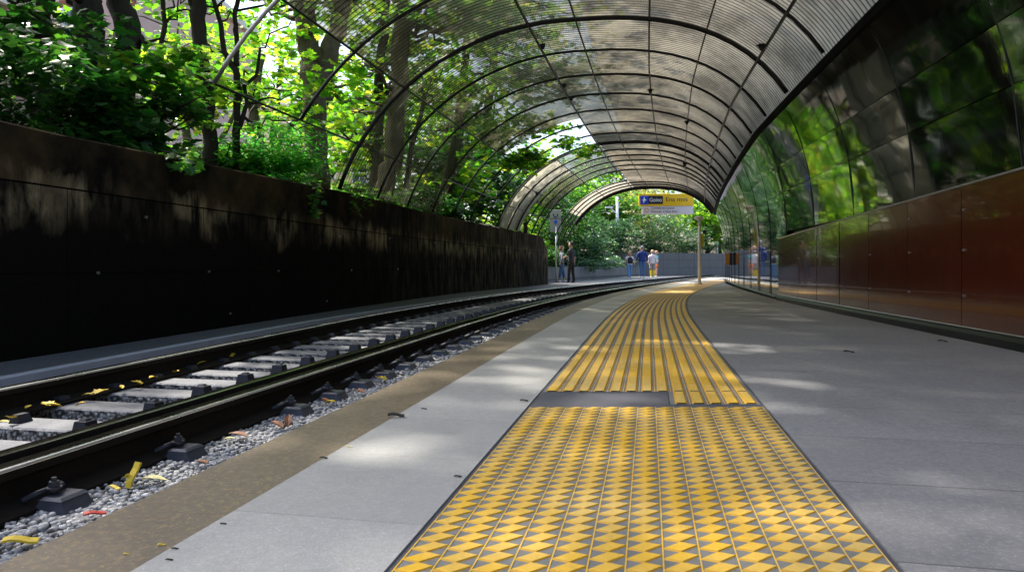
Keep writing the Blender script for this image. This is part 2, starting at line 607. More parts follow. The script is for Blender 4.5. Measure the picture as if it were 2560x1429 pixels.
M['ballast'] = mat_gravel('ballast_ground', (.05, .048, .045), (.30, .29, .28), 45)
M['darkballast'] = mat_gravel('dark_ballast_ground', (.03, .028, .026), (.15, .145, .14), 35)
M['soil'] = simple('soil', (.045, .034, .022), .95, var=.5, scale=3, bump=.5, bscale=14)
M['earth'] = simple('earth', (.07, .065, .045), .95, var=.4, scale=.6)
M['bark'] = mat_bark('dark_bark', (.012, .009, .006), (.06, .045, .029))
M['barkp'] = mat_bark('pale_bark', (.045, .034, .022), (.20, .155, .10))
M['brick'] = mat_brick()
M['plaster'] = simple('cream_plaster', (.80, .74, .62), .85, var=.08, scale=2)
M['cream'] = simple('cream_render', (.88, .76, .54), .85, var=.06)
M['pink'] = simple('pink_render', (.66, .45, .38), .85, var=.12, scale=2)
M['white'] = simple('white_paint', (.86, .86, .86), .4, var=.05)
M['trim'] = simple('terracotta_trim', (.30, .10, .06), .8, var=.2)
M['glass'] = glass_mat()
M['greywall'] = mat_panelled('grey_panel_wall', (.125, .121, .122))
M['greywall2'] = mat_panelled('grey_planter_wall', (.118, .115, .116), 1.05, 3.)
G = lambda *a: a
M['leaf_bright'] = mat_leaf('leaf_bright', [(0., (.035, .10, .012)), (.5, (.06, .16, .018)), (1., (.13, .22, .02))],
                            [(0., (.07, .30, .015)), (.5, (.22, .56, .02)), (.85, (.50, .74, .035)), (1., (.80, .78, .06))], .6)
M['leaf_mid'] = mat_leaf('leaf_mid', [(0., (.018, .07, .012)), (.6, (.035, .12, .016)), (1., (.08, .17, .02))],
                         [(0., (.06, .30, .02)), (.6, (.16, .46, .03)), (1., (.42, .60, .05))], .5)
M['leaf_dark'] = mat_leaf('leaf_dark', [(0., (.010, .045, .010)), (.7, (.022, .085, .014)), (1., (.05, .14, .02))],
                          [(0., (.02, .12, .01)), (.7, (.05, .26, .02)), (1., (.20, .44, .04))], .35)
M['leaf_shrub'] = mat_leaf('leaf_shrub', [(0., (.02, .12, .02)), (.6, (.04, .24, .035)), (1., (.12, .34, .04))],
                           [(0., (.06, .45, .04)), (.6, (.14, .68, .06)), (1., (.45, .78, .06))], .5)
M['leaf_cool'] = mat_leaf('leaf_cool', [(0., (.020, .060, .032)), (.6, (.045, .11, .060)), (1., (.09, .17, .075))],
                          [(0., (.04, .18, .04)), (.6, (.12, .34, .08)), (1., (.30, .50, .10))], .3, .3)
M['leaf_gold'] = mat_leaf('leaf_gold', [(0., (.10, .16, .03)), (.5, (.26, .28, .07)), (1., (.46, .42, .14))],
                          [(0., (.30, .45, .06)), (.5, (.60, .62, .14)), (1., (.85, .78, .30))], .5)
M['fall_yellow'] = simple('fallen_yellow', (.62, .44, .03), .6, var=.3, scale=30)
M['fall_pale'] = simple('fallen_pale', (.72, .64, .30), .6, var=.2, scale=30)
M['fall_brown'] = simple('fallen_brown', (.20, .065, .018), .6, var=.5, scale=30)
M['fall_red'] = simple('red_scrap', (.42, .03, .02), .5, var=.2, scale=30)
M['speck'] = simple('dark_speck', (.015, .014, .014), .8)
M['blue'] = simple('sign_blue', (.01, .06, .55), .4, var=.05)
M['navyblk'] = simple('sign_black', (.010, .012, .022), .4, var=.05)
M['yellow'] = simple('sign_yellow', (.85, .52, .005), .4, var=.05)
M['signwhite'] = simple('sign_white', (.74, .72, .76), .4, var=.04)
M['signgrey'] = simple('sign_dull', (.26, .26, .22), .5, var=.1)
M['ink'] = simple('sign_ink', (.03, .03, .05), .5)
M['orange'] = simple('orange_enamel', (.62, .25, .02), .35, var=.15)

# ------------------------------------------------------------------ setting
ys = lambda a, b, st: [a + (b - a) * i / max(1, round((b - a) / st)) for i in range(max(1, round((b - a) / st)) + 1)]

# ground reaching the horizon
b = MB(); b.grid([[(-220, y, -.47) for y in (-120, 320)], [(220, y, -.47) for y in (-120, 320)]])
struct(b.build('ground', M['earth']))


def ribbon(name, mat, a0, a1, z, y0, y1, thick, step=.5, uvs=None):
    """slab between two lines a0(y), a1(y) (functions returning points)"""
    b = MB()
    rows = []
    for y in ys(y0, y1, step):
        p, q = a0(y), a1(y)
        rows.append([Vector((p.x, p.y, z(y) - thick)), Vector((p.x, p.y, z(y))), Vector((q.x, q.y, z(y))), Vector((q.x, q.y, z(y) - thick))])
    b.grid(rows)
    b.face([3, 2, 1, 0]); n = len(b.v); b.face([n - 4, n - 3, n - 2, n - 1])
    return b.build(name, mat)


Y0 = -4.0
strip_a = lambda y: lerp(y, [5, 11, 22], [0.0, .03, .2])
SL, SR = -.418, .405          # tactile strip edges from its axis
brown_in = lambda y: trk(y, lerp(y, [4, 13], [-.853, -.80]), 0)
brown_out = lambda y: trk(y, -1.095, 0)
stripL = lambda y: trk(y, strip_a(y) + SL - .018, 0)
stripR = lambda y: trk(y, strip_a(y) + SR + .018, 0)
wallR = lambda y: off(can, y, wR(y) + .1, 0)
zero = lambda y: 0.0


def strip_right_clip(y):
    """right platform edge never crosses the tactile line"""
    p = wallR(y); q = stripR(y)
    return p if p.x > q.x + .05 else Vector((q.x + .05, q.y, 0))


struct(ribbon('platform_edge', M['brown'], brown_out, lambda y: brown_in(y), zero, Y0, 34, .34))
struct(ribbon('platform', M['pave'], brown_in, stripL, zero, Y0, 34, .34))
struct(ribbon('platform_walkway', M['walk'], stripR, lambda y: trk(y, 7., 0) if y > 27.2 else Vector((wallR(y).x, y, 0)), zero, Y0, 34, .34, .4))
struct(ribbon('tactile_bed', M['bed'], lambda y: Vector((stripL(y).x, y, 0)), lambda y: Vector((stripR(y).x, y, 0)), lambda y: -.004, Y0, 34, .3))
struct(ribbon('walkway', M['kerbwalk'], lambda y: off(can, y, wall_d(y) - .2) if y < 26 else Vector((lerp(y, [26, 30, 38, 44, 60], [.85, 2.0, 4.7, 7.0, 20]), y, 0)),
              lambda y: trk(y, kerb_a(y) - .09, 0), walk_z, Y0, 60, .4))
struct(ribbon('kerb', M['kerb'], lambda y: trk(y, kerb_a(y) - .09, 0), lambda y: trk(y, kerb_a(y), 0), lambda y: walk_z(y) + .004, Y0, 60, .4))
struct(ribbon('track_bed', M['darkballast'], lambda y: trk(y, kerb_a(y), 0), lambda y: trk(y, -1.60, 0), lambda y: -.235, Y0, 62, .2))
struct(ribbon('gravel_bed', M['ballast'], lambda y: trk(y, -1.60, 0), lambda y: trk(y, -1.095, 0), lambda y: -.155, Y0, 62, .28))

# tactile paving: panels of yellow diamonds
def tactile(y0f, y1f, u0, u1, label, kind='diamond', z=.004):
    """y0f,y1f near/far station; u0..u1 the columns (0..13) covered"""
    NC = 13; w = SR - SL
    P = lambda u, y, zz: (track(y) + strip_a(y) + SL + w * u / NC, y, zz)
    b = MB(); rows = []
    for y in ys(y0f, y1f, .3):
        rows.append([P(u0 + (u1 - u0) * k / 8, y, z) for k in range(9)])
    b.grid(rows, mi=2 if kind == 'plain' else 0)
    for rr in ([r[0] for r in rows], [r[-1] for r in rows], rows[0], rows[-1]):
        b.grid([[Vector(p) for p in rr], [Vector((p[0], p[1], -.01)) for p in rr]])
    h = z + (.0028 if kind == 'diamond' else .0045)
    cols = range(math.ceil(u0), int(u1))
    if kind == 'diamond':
        pitch = .0425
        for c in cols:
            for k in range(int((y1f - max(y0f, .55)) / pitch)):
                yc = y1f - (k + .5) * pitch - .004
                n = len(b.v)
                for sc, zz in ((1.0, z), (.91, h)):
                    for du, dv in ((-.5, -.17), (0, -.5), (.5, .17), (0, .5)):
                        b.v.append(P(c + .5 + du * sc, yc + dv * sc * pitch * 1.0, zz))
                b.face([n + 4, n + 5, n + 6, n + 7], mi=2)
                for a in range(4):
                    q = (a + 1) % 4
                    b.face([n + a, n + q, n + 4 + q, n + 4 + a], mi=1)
        for c in range(math.ceil(u0), int(u1) + 1):        # thin pale lines between the columns
            rr = [[P(c - .022, y, z + .0012), P(c + .022, y, z + .0012)] for y in ys(max(y0f, .5), y1f, .3)]
            b.grid(rr, mi=2)
    elif kind == 'bar':
        step = .021 if y0f < 4 else .3
        for c in cols:
            rr = []
            for k, y in enumerate(ys(y0f + .006, y1f - .006, step)):
                tooth = (.055 if k % 2 else -.02) if step < .1 else .0
                a, e = .34 + tooth, .25
                rr.append([P(c + .5 - a, y, z), P(c + .5 - e, y, h), P(c + .5 + e, y, h), P(c + .5 + a, y, z)])
            n = len(b.v)
            for r in rr: b.v.extend(r)
            for k in range(len(rr) - 1):
                for q in range(3):
                    b.face([n + k * 4 + q, n + k * 4 + q + 1, n + k * 4 + q + 5, n + k * 4 + q + 4], mi=2 if q == 1 else 1)
            if step < .1:
                rl = [[P(c + .978, y, z + .0012), P(c + 1.022, y, z + .0012)] for y in ys(y0f, y1f, .3)]
                if c + 1 < u1: b.grid(rl, mi=2)
    o = b.build('tactile_panel', [M['tground'], M['tside'], M['ttop'] if kind != 'plain' else M['tactpale']])
    return tag(o, label, 'tactile paving', 'yellow tactile panels')


tactile(Y0, 2.425, 0, 13, 'large yellow diamond tactile panel nearest the camera')
tactile(2.475, 2.717, 7.85, 13, 'short yellow tactile piece beside the dark grey patch', 'bar')
tactile(2.72, 4.33, 0, 13, 'yellow tactile panel just beyond the dark grey patch', 'bar')
tactile(4.336, 6.66, 0, 13, 'yellow tactile panel second beyond the dark grey patch', 'bar')
tactile(6.666, 12.9, 0, 13, 'long curved yellow tactile panel before the smooth pale strip', 'bar')
tactile(12.9, 27.0, 0, 13, 'smooth pale orange strip at far end of tactile line', 'plain')
b = MB(); w = SR - SL
pl = lambda y, c: Vector((track(y) + strip_a(y) + SL + w * c / 13, y, .002))
b.grid([[pl(2.435, 0), pl(2.435, 7.8)], [pl(2.712, 0), pl(2.712, 7.8)]])
b.grid([[pl(2.435, 7.8), pl(2.435, 13)], [pl(2.468, 7.8), pl(2.468, 13)]])
tag(b.build('paving_patch', M['patch']), 'dark grey smooth patch interrupting the yellow tactile line', 'patch')

# ------------------------------------------------------------------ rails
def rail(prof, afn, label, extra=None):
    frames = []
    for y in ys(-2.5, 60, .4):
        def fr(d, z, y=y):
            nx, ny = nrm(track, y)
            return Vector((track(y) + afn(y) + nx * d, y + ny * d, z))
        frames.append(fr)
    root = thing('rail', (track(0) + afn(0), 0, -.14), label, 'rail', 'rails of the curved track')
    b = MB(); b.sweep(prof, frames)
    smooth_by_angle(b.build('running_rail', M['rail'], root), 30)
    b = MB(); b.sweep([(.0235, -.0205), (.0345, -.0285), (.0365, -.027), (.031, -.0195), (.0245, -.0185)], frames)
    b.build('wear_strip', M['shine'], root, True)
    if extra:
        b = MB(); b.sweep(extra, frames)
        smooth_by_angle(b.build('guard_rail', M['rail'], root), 30)
    return root


head = [(-.09, -.14), (.09, -.14), (.09, -.13), (.012, -.112), (.008, -.065), (.034, -.050), (.035, -.028), (.030, -.022), (.018, -.020),
        (-.018, -.020), (-.030, -.022), (-.035, -.028), (-.034, -.050), (-.008, -.065), (-.012, -.112), (-.09, -.13)]
guard = [(-.178, -.128), (-.095, -.128), (-.095, -.118), (-.112, -.10), (-.108, -.034), (-.112, -.025), (-.122, -.022), (-.150, -.022), (-.166, -.025), (-.170, -.034), (-.170, -.10), (-.178, -.118)]
rail(head, lambda y: -1.69, 'dark rail with inner guard rail nearest the platform', guard)
rail(head, left_rail_a, 'dark running rail beside the left walkway kerb')

# sleepers with their fastenings
sl_y = [.62, 1.0, 1.4, 1.85, 2.33, 2.66, 3.02, 3.36, 3.68, 4.0]
while sl_y[-1] < 34: sl_y.append(sl_y[-1] + .34)
SLG = 'concrete sleepers under the rails'


def sleeper(detail, chair=True):
    root = thing('sleeper', (0, 0, 0), 'grey concrete sleeper with pebbly side lying under the two rails', 'sleeper', SLG)
    b = MB()
    prof = [(-.10, -.245), (.10, -.245), (.086, -.150), (.078, -.142), (-.078, -.142), (-.086, -.150)]
    rows = [[Vector((x, y, z)) for y, z in prof] for x in (-1.05, -.6, -.2, .2, .6, 1.0)]
    b.grid(rows, close=True); n = len(prof)
    b.face(list(range(n))); b.face(list(range(len(b.v) - 1, len(b.v) - n - 1, -1)))
    b.build('body', M['sleeper'], root)
    b = MB(); b.frustum((-.27, 0, -.142), (.075, .085), (.045, .05), .108)
    b.frustum((-.27, 0, -.034), (.03, .03), (.02, .02), .008)
    b.build('rail_clip', M['clip'], root)
    b = MB(); b.frustum((-.90, 0, -.142), (.05, .07), (.03, .05), .035)
    b.build('rail_clip', M['clip'], root)
    if chair:
        b = MB()
        b.frustum((.125, 0, -.15), (.115, .10), (.064, .085), .040)
        b.frustum((.125, 0, -.1099), (.072, .09), (.052, .076), .007)
        ch = b.build('rail_chair', M['chair'], root)
        if detail:
            b = MB()
            b.tube([(.105, -.012, -.095), (.105, -.012, -.068)], .013, 6)
            b.tube([(.105, -.012, -.088), (.105, -.012, -.083)], .02, 10)
            b.tube([(.105, -.012, -.069), (.105, -.012, -.058)], .007, 6)
            b.tube([(.03, .05, -.112), (.06, .045, -.092), (.10, .02, -.088), (.085, -.04, -.092), (.05, -.05, -.11)], .008, 6)
            b.build('bolt', M['clip'], ch)
    return root


def copy_tree(o, parent=None):
    c = o.copy(); COL.objects.link(c)
    if parent is not None: c.parent = parent
    for ch in list(o.children): copy_tree(ch, c)
    return c


protos = {}
for i, y in enumerate(sl_y):
    key = 0 if i == 5 else (1 if y < 10 else 2)
    if key not in protos:
        protos[key] = sleeper(key == 1, key != 0); o = protos[key]
    else:
        o = copy_tree(protos[key])
    s = (track(y + .05) - track(y - .05)) / .1
    o.location = (track(y) - 1.69, y, 0)
    o.rotation_euler = (0, 0, -math.atan(s) * 1.0)
    # stretch along x to reach both rails as the gauge varies
    span = -1.69 - left_rail_a(y)
    k = (span + .25) / 1.15 if span > 1.1 else 1.0
    o.scale = (k if k > 1.02 else 1.0, 1, 1)

# ------------------------------------------------------------------ pebbles (stuff)
def stones():
    phi = (1 + 5 ** .5) / 2
    V = np.array([(-1, phi, 0), (1, phi, 0), (-1, -phi, 0), (1, -phi, 0), (0, -1, phi), (0, 1, phi), (0, -1, -phi), (0, 1, -phi), (phi, 0, -1), (phi, 0, 1), (-phi, 0, -1), (-phi, 0, 1)]) / 1.9
    Fc = np.array([(0, 11, 5), (0, 5, 1), (0, 1, 7), (0, 7, 10), (0, 10, 11), (1, 5, 9), (5, 11, 4), (11, 10, 2), (10, 7, 6), (7, 1, 8), (3, 9, 4), (3, 4, 2), (3, 2, 6), (3, 6, 8), (3, 8, 9), (4, 9, 5), (2, 4, 11), (6, 2, 10), (8, 6, 7), (9, 8, 1)])
    P = []
    def scatter(n, y0, y1, a0, a1, z, r0, r1, pw=1.0):
        for _ in range(n):
            y = y0 + (y1 - y0) * RNG.random() ** pw
            a = a0 + (a1 - a0) * RNG.random()
            P.append((track(y) + a, y, z + RNG.random() * .014, r0 + (r1 - r0) * RNG.random()))
    scatter(15000, .7, 4, -1.60, -1.105, -.152, .004, .0105, 1.25)
    scatter(6000, 4, 13, -1.60, -1.105, -.150, .007, .014)
    scatter(5000, .7, 9, -2.85, -1.75, -.23, .014, .03)
    P = np.array(P)
    n = len(P)
    vs = np.empty((n, 12, 3)); 
    for i in range(n):
        j = V * (1 + RNG.normal(0, .16, (12, 1))) * np.array([1.25, .95, .7]) * P[i, 3]
        a = RNG.random() * 6.283; c, s = math.cos(a), math.sin(a)
        vs[i, :, 0] = j[:, 0] * c - j[:, 1] * s + P[i, 0]
        vs[i, :, 1] = j[:, 0] * s + j[:, 1] * c + P[i, 1]
        vs[i, :, 2] = j[:, 2] + P[i, 2]
    fs = (Fc[None] + (np.arange(n) * 12)[:, None, None]).reshape(-1, 3)
    return np_mesh('gravel', vs.reshape(-1, 3), fs, M['stone'], True)


def np_mesh(name, v, f, mat, smooth=False, parent=None, origin=(0, 0, 0)):
    """f: (m,k) faces all with k corners"""
    me = bpy.data.meshes.new(name)
    v = np.asarray(v, dtype=np.float32) - np.asarray(origin, dtype=np.float32)
    m, k = f.shape
    me.vertices.add(len(v)); me.vertices.foreach_set('co', v.ravel())
    me.loops.add(m * k); me.loops.foreach_set('vertex_index', f.astype(np.int32).ravel())
    me.polygons.add(m)
    me.polygons.foreach_set('loop_start', np.arange(0, m * k, k, dtype=np.int32))
    me.polygons.foreach_set('loop_total', np.full(m, k, dtype=np.int32))
    if smooth: me.polygons.foreach_set('use_smooth', np.ones(m, dtype=bool))
    me.materials.append(mat)
    me.update(calc_edges=True)
    o = bpy.data.objects.new(name, me); COL.objects.link(o)
    if parent is not None: o.parent = parent
    return o


tag(stones(), 'loose grey pebbles filling the track beside the rails', 'gravel', kind='stuff')

# ------------------------------------------------------------------ left retaining wall
def left_wall():
    root = thing('retaining_wall', off(can, 4, wall_d(4), -.1), 'long dark grimy concrete retaining wall along the left walkway', 'wall')
    b = MB(); rows = []
    for y in ys(Y0, 25.4, .4):
        f = lambda d, z: off(can, y, wall_d(y) + d, z)
        h = wall_h(y)
        if y > 24.2: h -= (y - 24.2) * .45
        rows.append([f(.0, -.45), f(0, .3), f(0, .8), f(0, h - .012), f(-.012, h), f(-.36, h), f(-.38, h - .02), f(-.38, -.45)])
    b.grid(rows)
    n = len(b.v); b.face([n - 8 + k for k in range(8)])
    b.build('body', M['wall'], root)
    for px, y, z in ((0, 4.4, .46), (0, 5.75, .46), (0, 7.05, .46), (0, 9.1, .46), (0, 11., .47), (0, 4.9, .9), (0, 8.7, .92), (0, 10.6, .98), (0, 13, 1.), (0, 6.1, .05), (0, 8.3, .06)):
        p = off(can, y, wall_d(y), z)
        q = off(can, y, wall_d(y) + .012, z)
        bb = MB(); bb.tube([p, q], .011, 8)
        bb.build('bolt', M['alu'], root)
    return root


left_wall()
# slim steel post where the wall ends
p = at(1358, 707, 26.2); 
b = MB(); b.tube([(p.x, p.y, -.14), (p.x, p.y, 1.25)], .03, 8); b.ball((p.x, p.y, 1.28), .05, 8)
tag(b.build('marker_post', M['alu'], None, True, (p.x, p.y, -.14)), 'slim grey post standing at the far end of the dark wall', 'post')

# bank behind the wall
def bank():
    b = MB(); rows = []
    for y in ys(Y0 - 4, 48, 1.0):
        if y < 25.2: e = off(can, y, wall_d(y) - .34, wall_h(y) - .06)
        else: e = Vector((lerp(y, [25.2, 30, 38, 44, 50], [-.2, 1.8, 4.5, 6.8, 9.]), y, lerp(y, [25.2, 27, 30], [1.5, .7, .42])))
        row = []
        for tt in (0, .6, 1.5, 3, 5, 8, 12, 18, 40):
            rise = .10 * tt if y < 25 else .30 * min(tt, 9)
            rise = min(rise, 1.6 if y < 25 else 3.)
            row.append(e + Vector((-tt, .12 * tt, rise + .06 * math.sin(y * 1.7 + tt * 2.1))))
        row.append(row[-1] + Vector((-60, 0, -.5)))
        rows.append(row)
    b.grid(rows)
    o = b.build('bank', M['soil'], None, True)
    return struct(o)


bank()

# ------------------------------------------------------------------ right side walls
def right_walls():
    # black gloss cladding: curved panels from the seam down
    root = thing('cladding_wall', off(can, 4, wR(4), 0), 'black glossy curved panel wall reflecting trees along the platform', 'wall')
    st = [-2.6 + 1.48 * k for k in range(21)]
    st = [y for y in st if y < 26.9] + [27.1]
    back = MB(); rows = []
    for y in ys(-2.6, 27.1, .5):
        rows.append([panel(y, z, .07) for z in (2.55, 2.3, 2.0, 1.5, 1.08, .6, .3, -.2)])
    back.grid(rows); back.build('backing', M['steel'], root, True)
    g = .005
    for i in range(len(st) - 1):
        y0, y1 = st[i] + g, st[i + 1] - g
        low_red = st[i] < 10.6
        b = MB()
        segs = [(2.53, 1.993), (1.987, 1.613), (1.607, 1.03 if low_red else .82)]
        for a0, a1 in segs:
            tl = random.uniform(-.002, .002); tl2 = random.uniform(-.003, .003)
            rows = []
            for k in range(5):
                y = y0 + (y1 - y0) * k / 4
                rows.append([panel(y, a0 + (a1 - a0) * j / 4, .012 + tl * (k - 2) / 2 + tl2 * (j - 2) / 2) for j in range(5)])
            b.grid(rows)
        if not low_red:
            for z0, z1 in ((.81, .02),):
                tl = random.uniform(-.0008, .0008)
                rows = []
                for k in range(5):
                    y = y0 + (y1 - y0) * k / 4
                    rows.append([off(can, y, wR(y) + .01 + tl * (k - 2), zz) for zz in (z0, (z0 + z1) / 2, z1)])
                b.grid(rows)
        b.build('cladding_panel', M['black'], root, True)
        # joint cover strip between bays
        if i > 0:
            b = MB()
            pts = [panel(st[i], a, .012) for a in (2.48, 2.3, 2.1, 1.9, 1.6, 1.1, 1.03 if low_red else .82)]
            if not low_red: pts += [off(can, st[i], wR(st[i]) - .0, .5), off(can, st[i], wR(st[i]), .03)]
            b.tube(pts, .005, 6)
            b.build('joint_strip', M['steel'], root, True)
    b = MB()
    b.tube([off(can, y, wR(y) - .005, .03) for y in ys(11.1, 27.1, .5)], .03, 8)
    b.build('base_rail', M['steel'], root, True)
    # oxblood wainscot
    red = thing('wainscot_wall', off(can, 5, wR(5) - .05, 0), 'low dark red glossy panel wall on the right of the platform', 'wall')
    s = [-2.5 + .88 * k for k in range(16)]
    s = [y for y in s if y < 10.7] + [11.05]
    topz = lambda y: lerp(y, [4, 11], [1.10, .93])
    bk = MB(); rows = [[off(can, y, wR(y) + .03, topz(y) - .01), off(can, y, wR(y) + .03, -.1)] for y in ys(-2.5, 11.05, .5)]
    bk.grid(rows); bk.build('backing', M['steel'], red)
    for i in range(len(s) - 1):
        y0, y1 = s[i] + .005, s[i + 1] - .005
        tl = random.uniform(-.002, .002)
        b = MB(); rows = []
        for k in range(4):
            y = y0 + (y1 - y0) * k / 3
            d = wR(y) - .045 + tl * (k - 1.5) / 1.5
            rows.append([off(can, y, d + .02, topz(y)), off(can, y, d, topz(y)), off(can, y, d, .6), off(can, y, d, .09), off(can, y, d + .02, .09)])
        b.grid(rows)
        pn = smooth_by_angle(b.build('red_panel', M['red'], red), 30)
        b = MB()
        for z in (.3, .62, .9):
            p = off(can, y1 - .035, wR(y1) - .046, z); q = off(can, y1 - .035, wR(y1) - .054, z)
            b.tube([p, q], .009, 8)
        b.build('stud', M['alu'], pn)
    b = MB(); b.sweep([(-.075, .0), (.0, .0), (.0, .085), (-.045, .088), (-.066, .075), (-.075, .05)], [(lambda d, z, y=y: off(can, y, wR(y) + d, z)) for y in ys(-2.5, 11.05, .5)])
    b.build('base_rail', M['steel'], red)
    b = MB(); b.tube([off(can, y, wR(y) - .055, .088) for y in ys(-2.5, 11.05, .5)], .006, 6)
    b.build('edge_strip', M['alu'], red)
    b = MB(); b.tube([off(can, y, wR(y) - .046, topz(y) + .006) for y in ys(-2.5, 11.05, .5)], .008, 6)
    b.build('top_trim', M['alu'], red)


right_walls()

# ------------------------------------------------------------------ canopies
PITCH = .078


def sheet(y0, y1, p0, p1, mat, parent, name='roof_sheet', seg=18, grow=.035, plain=False):
    b = MB(); rows = []; uvs = []
    n = int((y1 - y0) / (PITCH / 4)) if not plain else int((y1 - y0) / .3)
    for i in range(n + 1):
        y = y0 + (y1 - y0) * i / n
        k = y / PITCH
        gr = grow + (.009 * math.cos(2 * math.pi * k) if not plain else 0)
        rows.append([ring(y, p0 + (p1 - p0) * j / seg, gr) for j in range(seg + 1)])
        uvs.append([(k, j / seg) for j in range(seg + 1)])
    b.grid(rows, uvs=uvs)
    return b.build(name, mat, parent, True)


def rib(y, p0, p1, r, mat, parent, name='rib'):
    n = max(6, int(abs(p1 - p0) / 5))
    b = MB(); b.tube([ring(y, p0 + (p1 - p0) * k / n) for k in range(n + 1)], r, 8)
    return b.build(name, mat, parent, True)


def purlin(y0, y1, ph, r, parent, grow=-.01):
    b = MB(); b.tube([ring(y, ph, grow) for y in ys(y0, y1, .6)], r, 6)
    return b.build('purlin', M['steel'], parent, True)


LFOOT = 161.5
st1 = [5.75, 7.3, 8.85, 10.12, 11.38, 12.64, 13.9, 15.1, 16.3, 17.4]
cn = thing('canopy', off(can, 10, -3.2, 1.5), 'long arched canopy of clear and smoky corrugated sheets over the platform', 'canopy')
# right half of the roof: from behind the camera to the far mouth
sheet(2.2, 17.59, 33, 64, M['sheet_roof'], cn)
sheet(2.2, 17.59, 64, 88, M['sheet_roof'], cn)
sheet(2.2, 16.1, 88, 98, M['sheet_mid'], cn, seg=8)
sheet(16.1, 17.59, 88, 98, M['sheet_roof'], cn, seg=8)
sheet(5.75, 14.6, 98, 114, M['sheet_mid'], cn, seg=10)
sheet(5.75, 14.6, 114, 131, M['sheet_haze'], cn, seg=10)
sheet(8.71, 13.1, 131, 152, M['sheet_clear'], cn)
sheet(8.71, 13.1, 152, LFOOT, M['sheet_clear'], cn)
for k, y in enumerate([2.79, 4.27]):
    rib(y, 34, 97, .026, M['steel'], cn)
for k, y in enumerate(st1):
    rib(y, 34, LFOOT if k > 1 else 149, .030 if k in (2,) else .02, M['alu'] if k == 0 else M['steel'], cn)  # first rib gets brighter metal for the light it catches
for ph, r, y0, y1 in ((46, .020, 2.2, 17.5), (62, .011, 2.2, 17.5), (76, .013, 2.2, 17.5), (89, .013, 2.2, 17.5), (98, .02, 2.2, 17.5), (131, .014, 5., 17.5), (149, .012, 5.75, 17.5)):
    purlin(y0, y1, ph, r, cn)
b = MB(); rows = []
for y in ys(-2.6, 27.1, .5):
    rows.append([ring(y, 33.2, .05), ring(y, 33.2, -.03), panel(y, 2.515, -.03), panel(y, 2.515, .05)])
b.grid(rows, close=True); b.face([0, 1, 2, 3])
b.build('seam_beam', M['blackmatt'], cn)
for y, ph in ((9.6, 97), (12.6, 97), (11.7, 97), (8.3, 47), (12.2, 76), (14, 62)):
    c = ring(y, ph, -.03)
    b = MB(); b.box(c, (.07, .05, .035)); b.ball((c.x, c.y, c.z - .03), .03, 6); b.tube([(c.x - .06, c.y, c.z), (c.x + .06, c.y, c.z)], .008, 6)
    b.build('clamp', M['steel'], cn)

st2 = [17.6 + .95 * k for k in range(6)]
c2 = thing('canopy', off(can, 18, -3.2, 1.5), 'second arched canopy with pale metal side behind the gap in the roof', 'canopy')
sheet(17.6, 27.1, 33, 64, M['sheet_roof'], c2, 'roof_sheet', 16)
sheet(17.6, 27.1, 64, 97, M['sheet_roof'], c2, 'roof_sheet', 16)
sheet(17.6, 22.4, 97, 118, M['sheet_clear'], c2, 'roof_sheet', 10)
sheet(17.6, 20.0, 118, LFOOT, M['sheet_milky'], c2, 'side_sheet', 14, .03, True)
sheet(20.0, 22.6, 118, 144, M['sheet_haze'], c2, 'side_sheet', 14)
for y in st2: rib(y, 34, LFOOT, .024, M['steel'], c2)
rib(17.55, 97, LFOOT, .035, M['alu'], c2, 'front_rib')
for ph, r in ((46, .02), (62, .012), (76, .013), (89, .013), (98, .018), (118, .013), (138, .016), (150, .012)):
    purlin(17.6, 27.1 if ph < 100 else 23.0, ph, r, c2)
for y, ph in ((19.2, 138), (19.5, 62)):
    c = ring(y, ph, -.04)
    b = MB(); b.box(c, (.1, .07, .06)); b.ball((c.x, c.y, c.z - .04), .045, 6)
    b.build('clamp', M['steel'], c2)

st3 = [24.9 + .73 * k for k in range(4)]
c3 = thing('canopy', off(can, 25, -3.0, 2.), 'short far canopy arch framing the bushes at the tunnel mouth', 'canopy')
sheet(24.9, 27.1, 97, 141, M['sheet_milky'], c3, 'side_sheet', 14, .03, True)
for y in st3: rib(y, 34 if y > 25 else 97, 166, .026, M['steel'], c3)
b = MB(); rows = []
for ph in range(34, 149, 6):
    rows.append([ring(27.12, ph, .05), ring(27.12, ph, -.10), ring(27.17, ph, -.10), ring(27.17, ph, .05)])
b.grid(rows, close=True); b.build('end_arch', M['steel'], c3, True)
for ph in (118, 138): purlin(24.9, 27.1, ph, .014, c3)

# ------------------------------------------------------------------ foliage
def leaf_template(kind):
    """two half outlines sharing the midrib; x across, y along, in units of leaf length"""
    if kind == 'maple':
        half = [(.0, .0), (.10, .10), (.34, .02), (.30, .20), (.52, .36), (.30, .42), (.34, .62), (.16, .62), (.0, 1.0)]
        mid = [(.0, .4)]
    elif kind == 'oval':
        half = [(.0, .0), (.16, .18), (.24, .42), (.19, .70), (.0, 1.0)]
        mid = [(.0, .45)]
    else:   # lance
        half = [(.0, .0), (.10, .2), (.14, .45), (.10, .72), (.0, 1.0)]
        mid = [(.0, .45)]
    n = len(half)
    V = [(x, y, abs(x) * .28 - .22 * y * y) for x, y in half]
    V += [(-x, y, abs(x) * .28 - .22 * y * y) for x, y in half[1:-1]]
    V += [(0, mid[0][1], -.22 * mid[0][1] ** 2)]
    m = len(V) - 1
    right = [m] + list(range(0, n))                       # fan polygon halves
    left = [m, n - 1] + [n + (n - 3) - k for k in range(n - 2)] + [0]
    tris = []
    for k in range(1, n): tris.append((m, right[k], right[k + 1]))
    for k in range(1, len(left) - 1): tris.append((m, left[k], left[k + 1]))
    return np.array(V), np.array(tris)


LT = {k: leaf_template(k) for k in ('maple', 'oval', 'lance')}


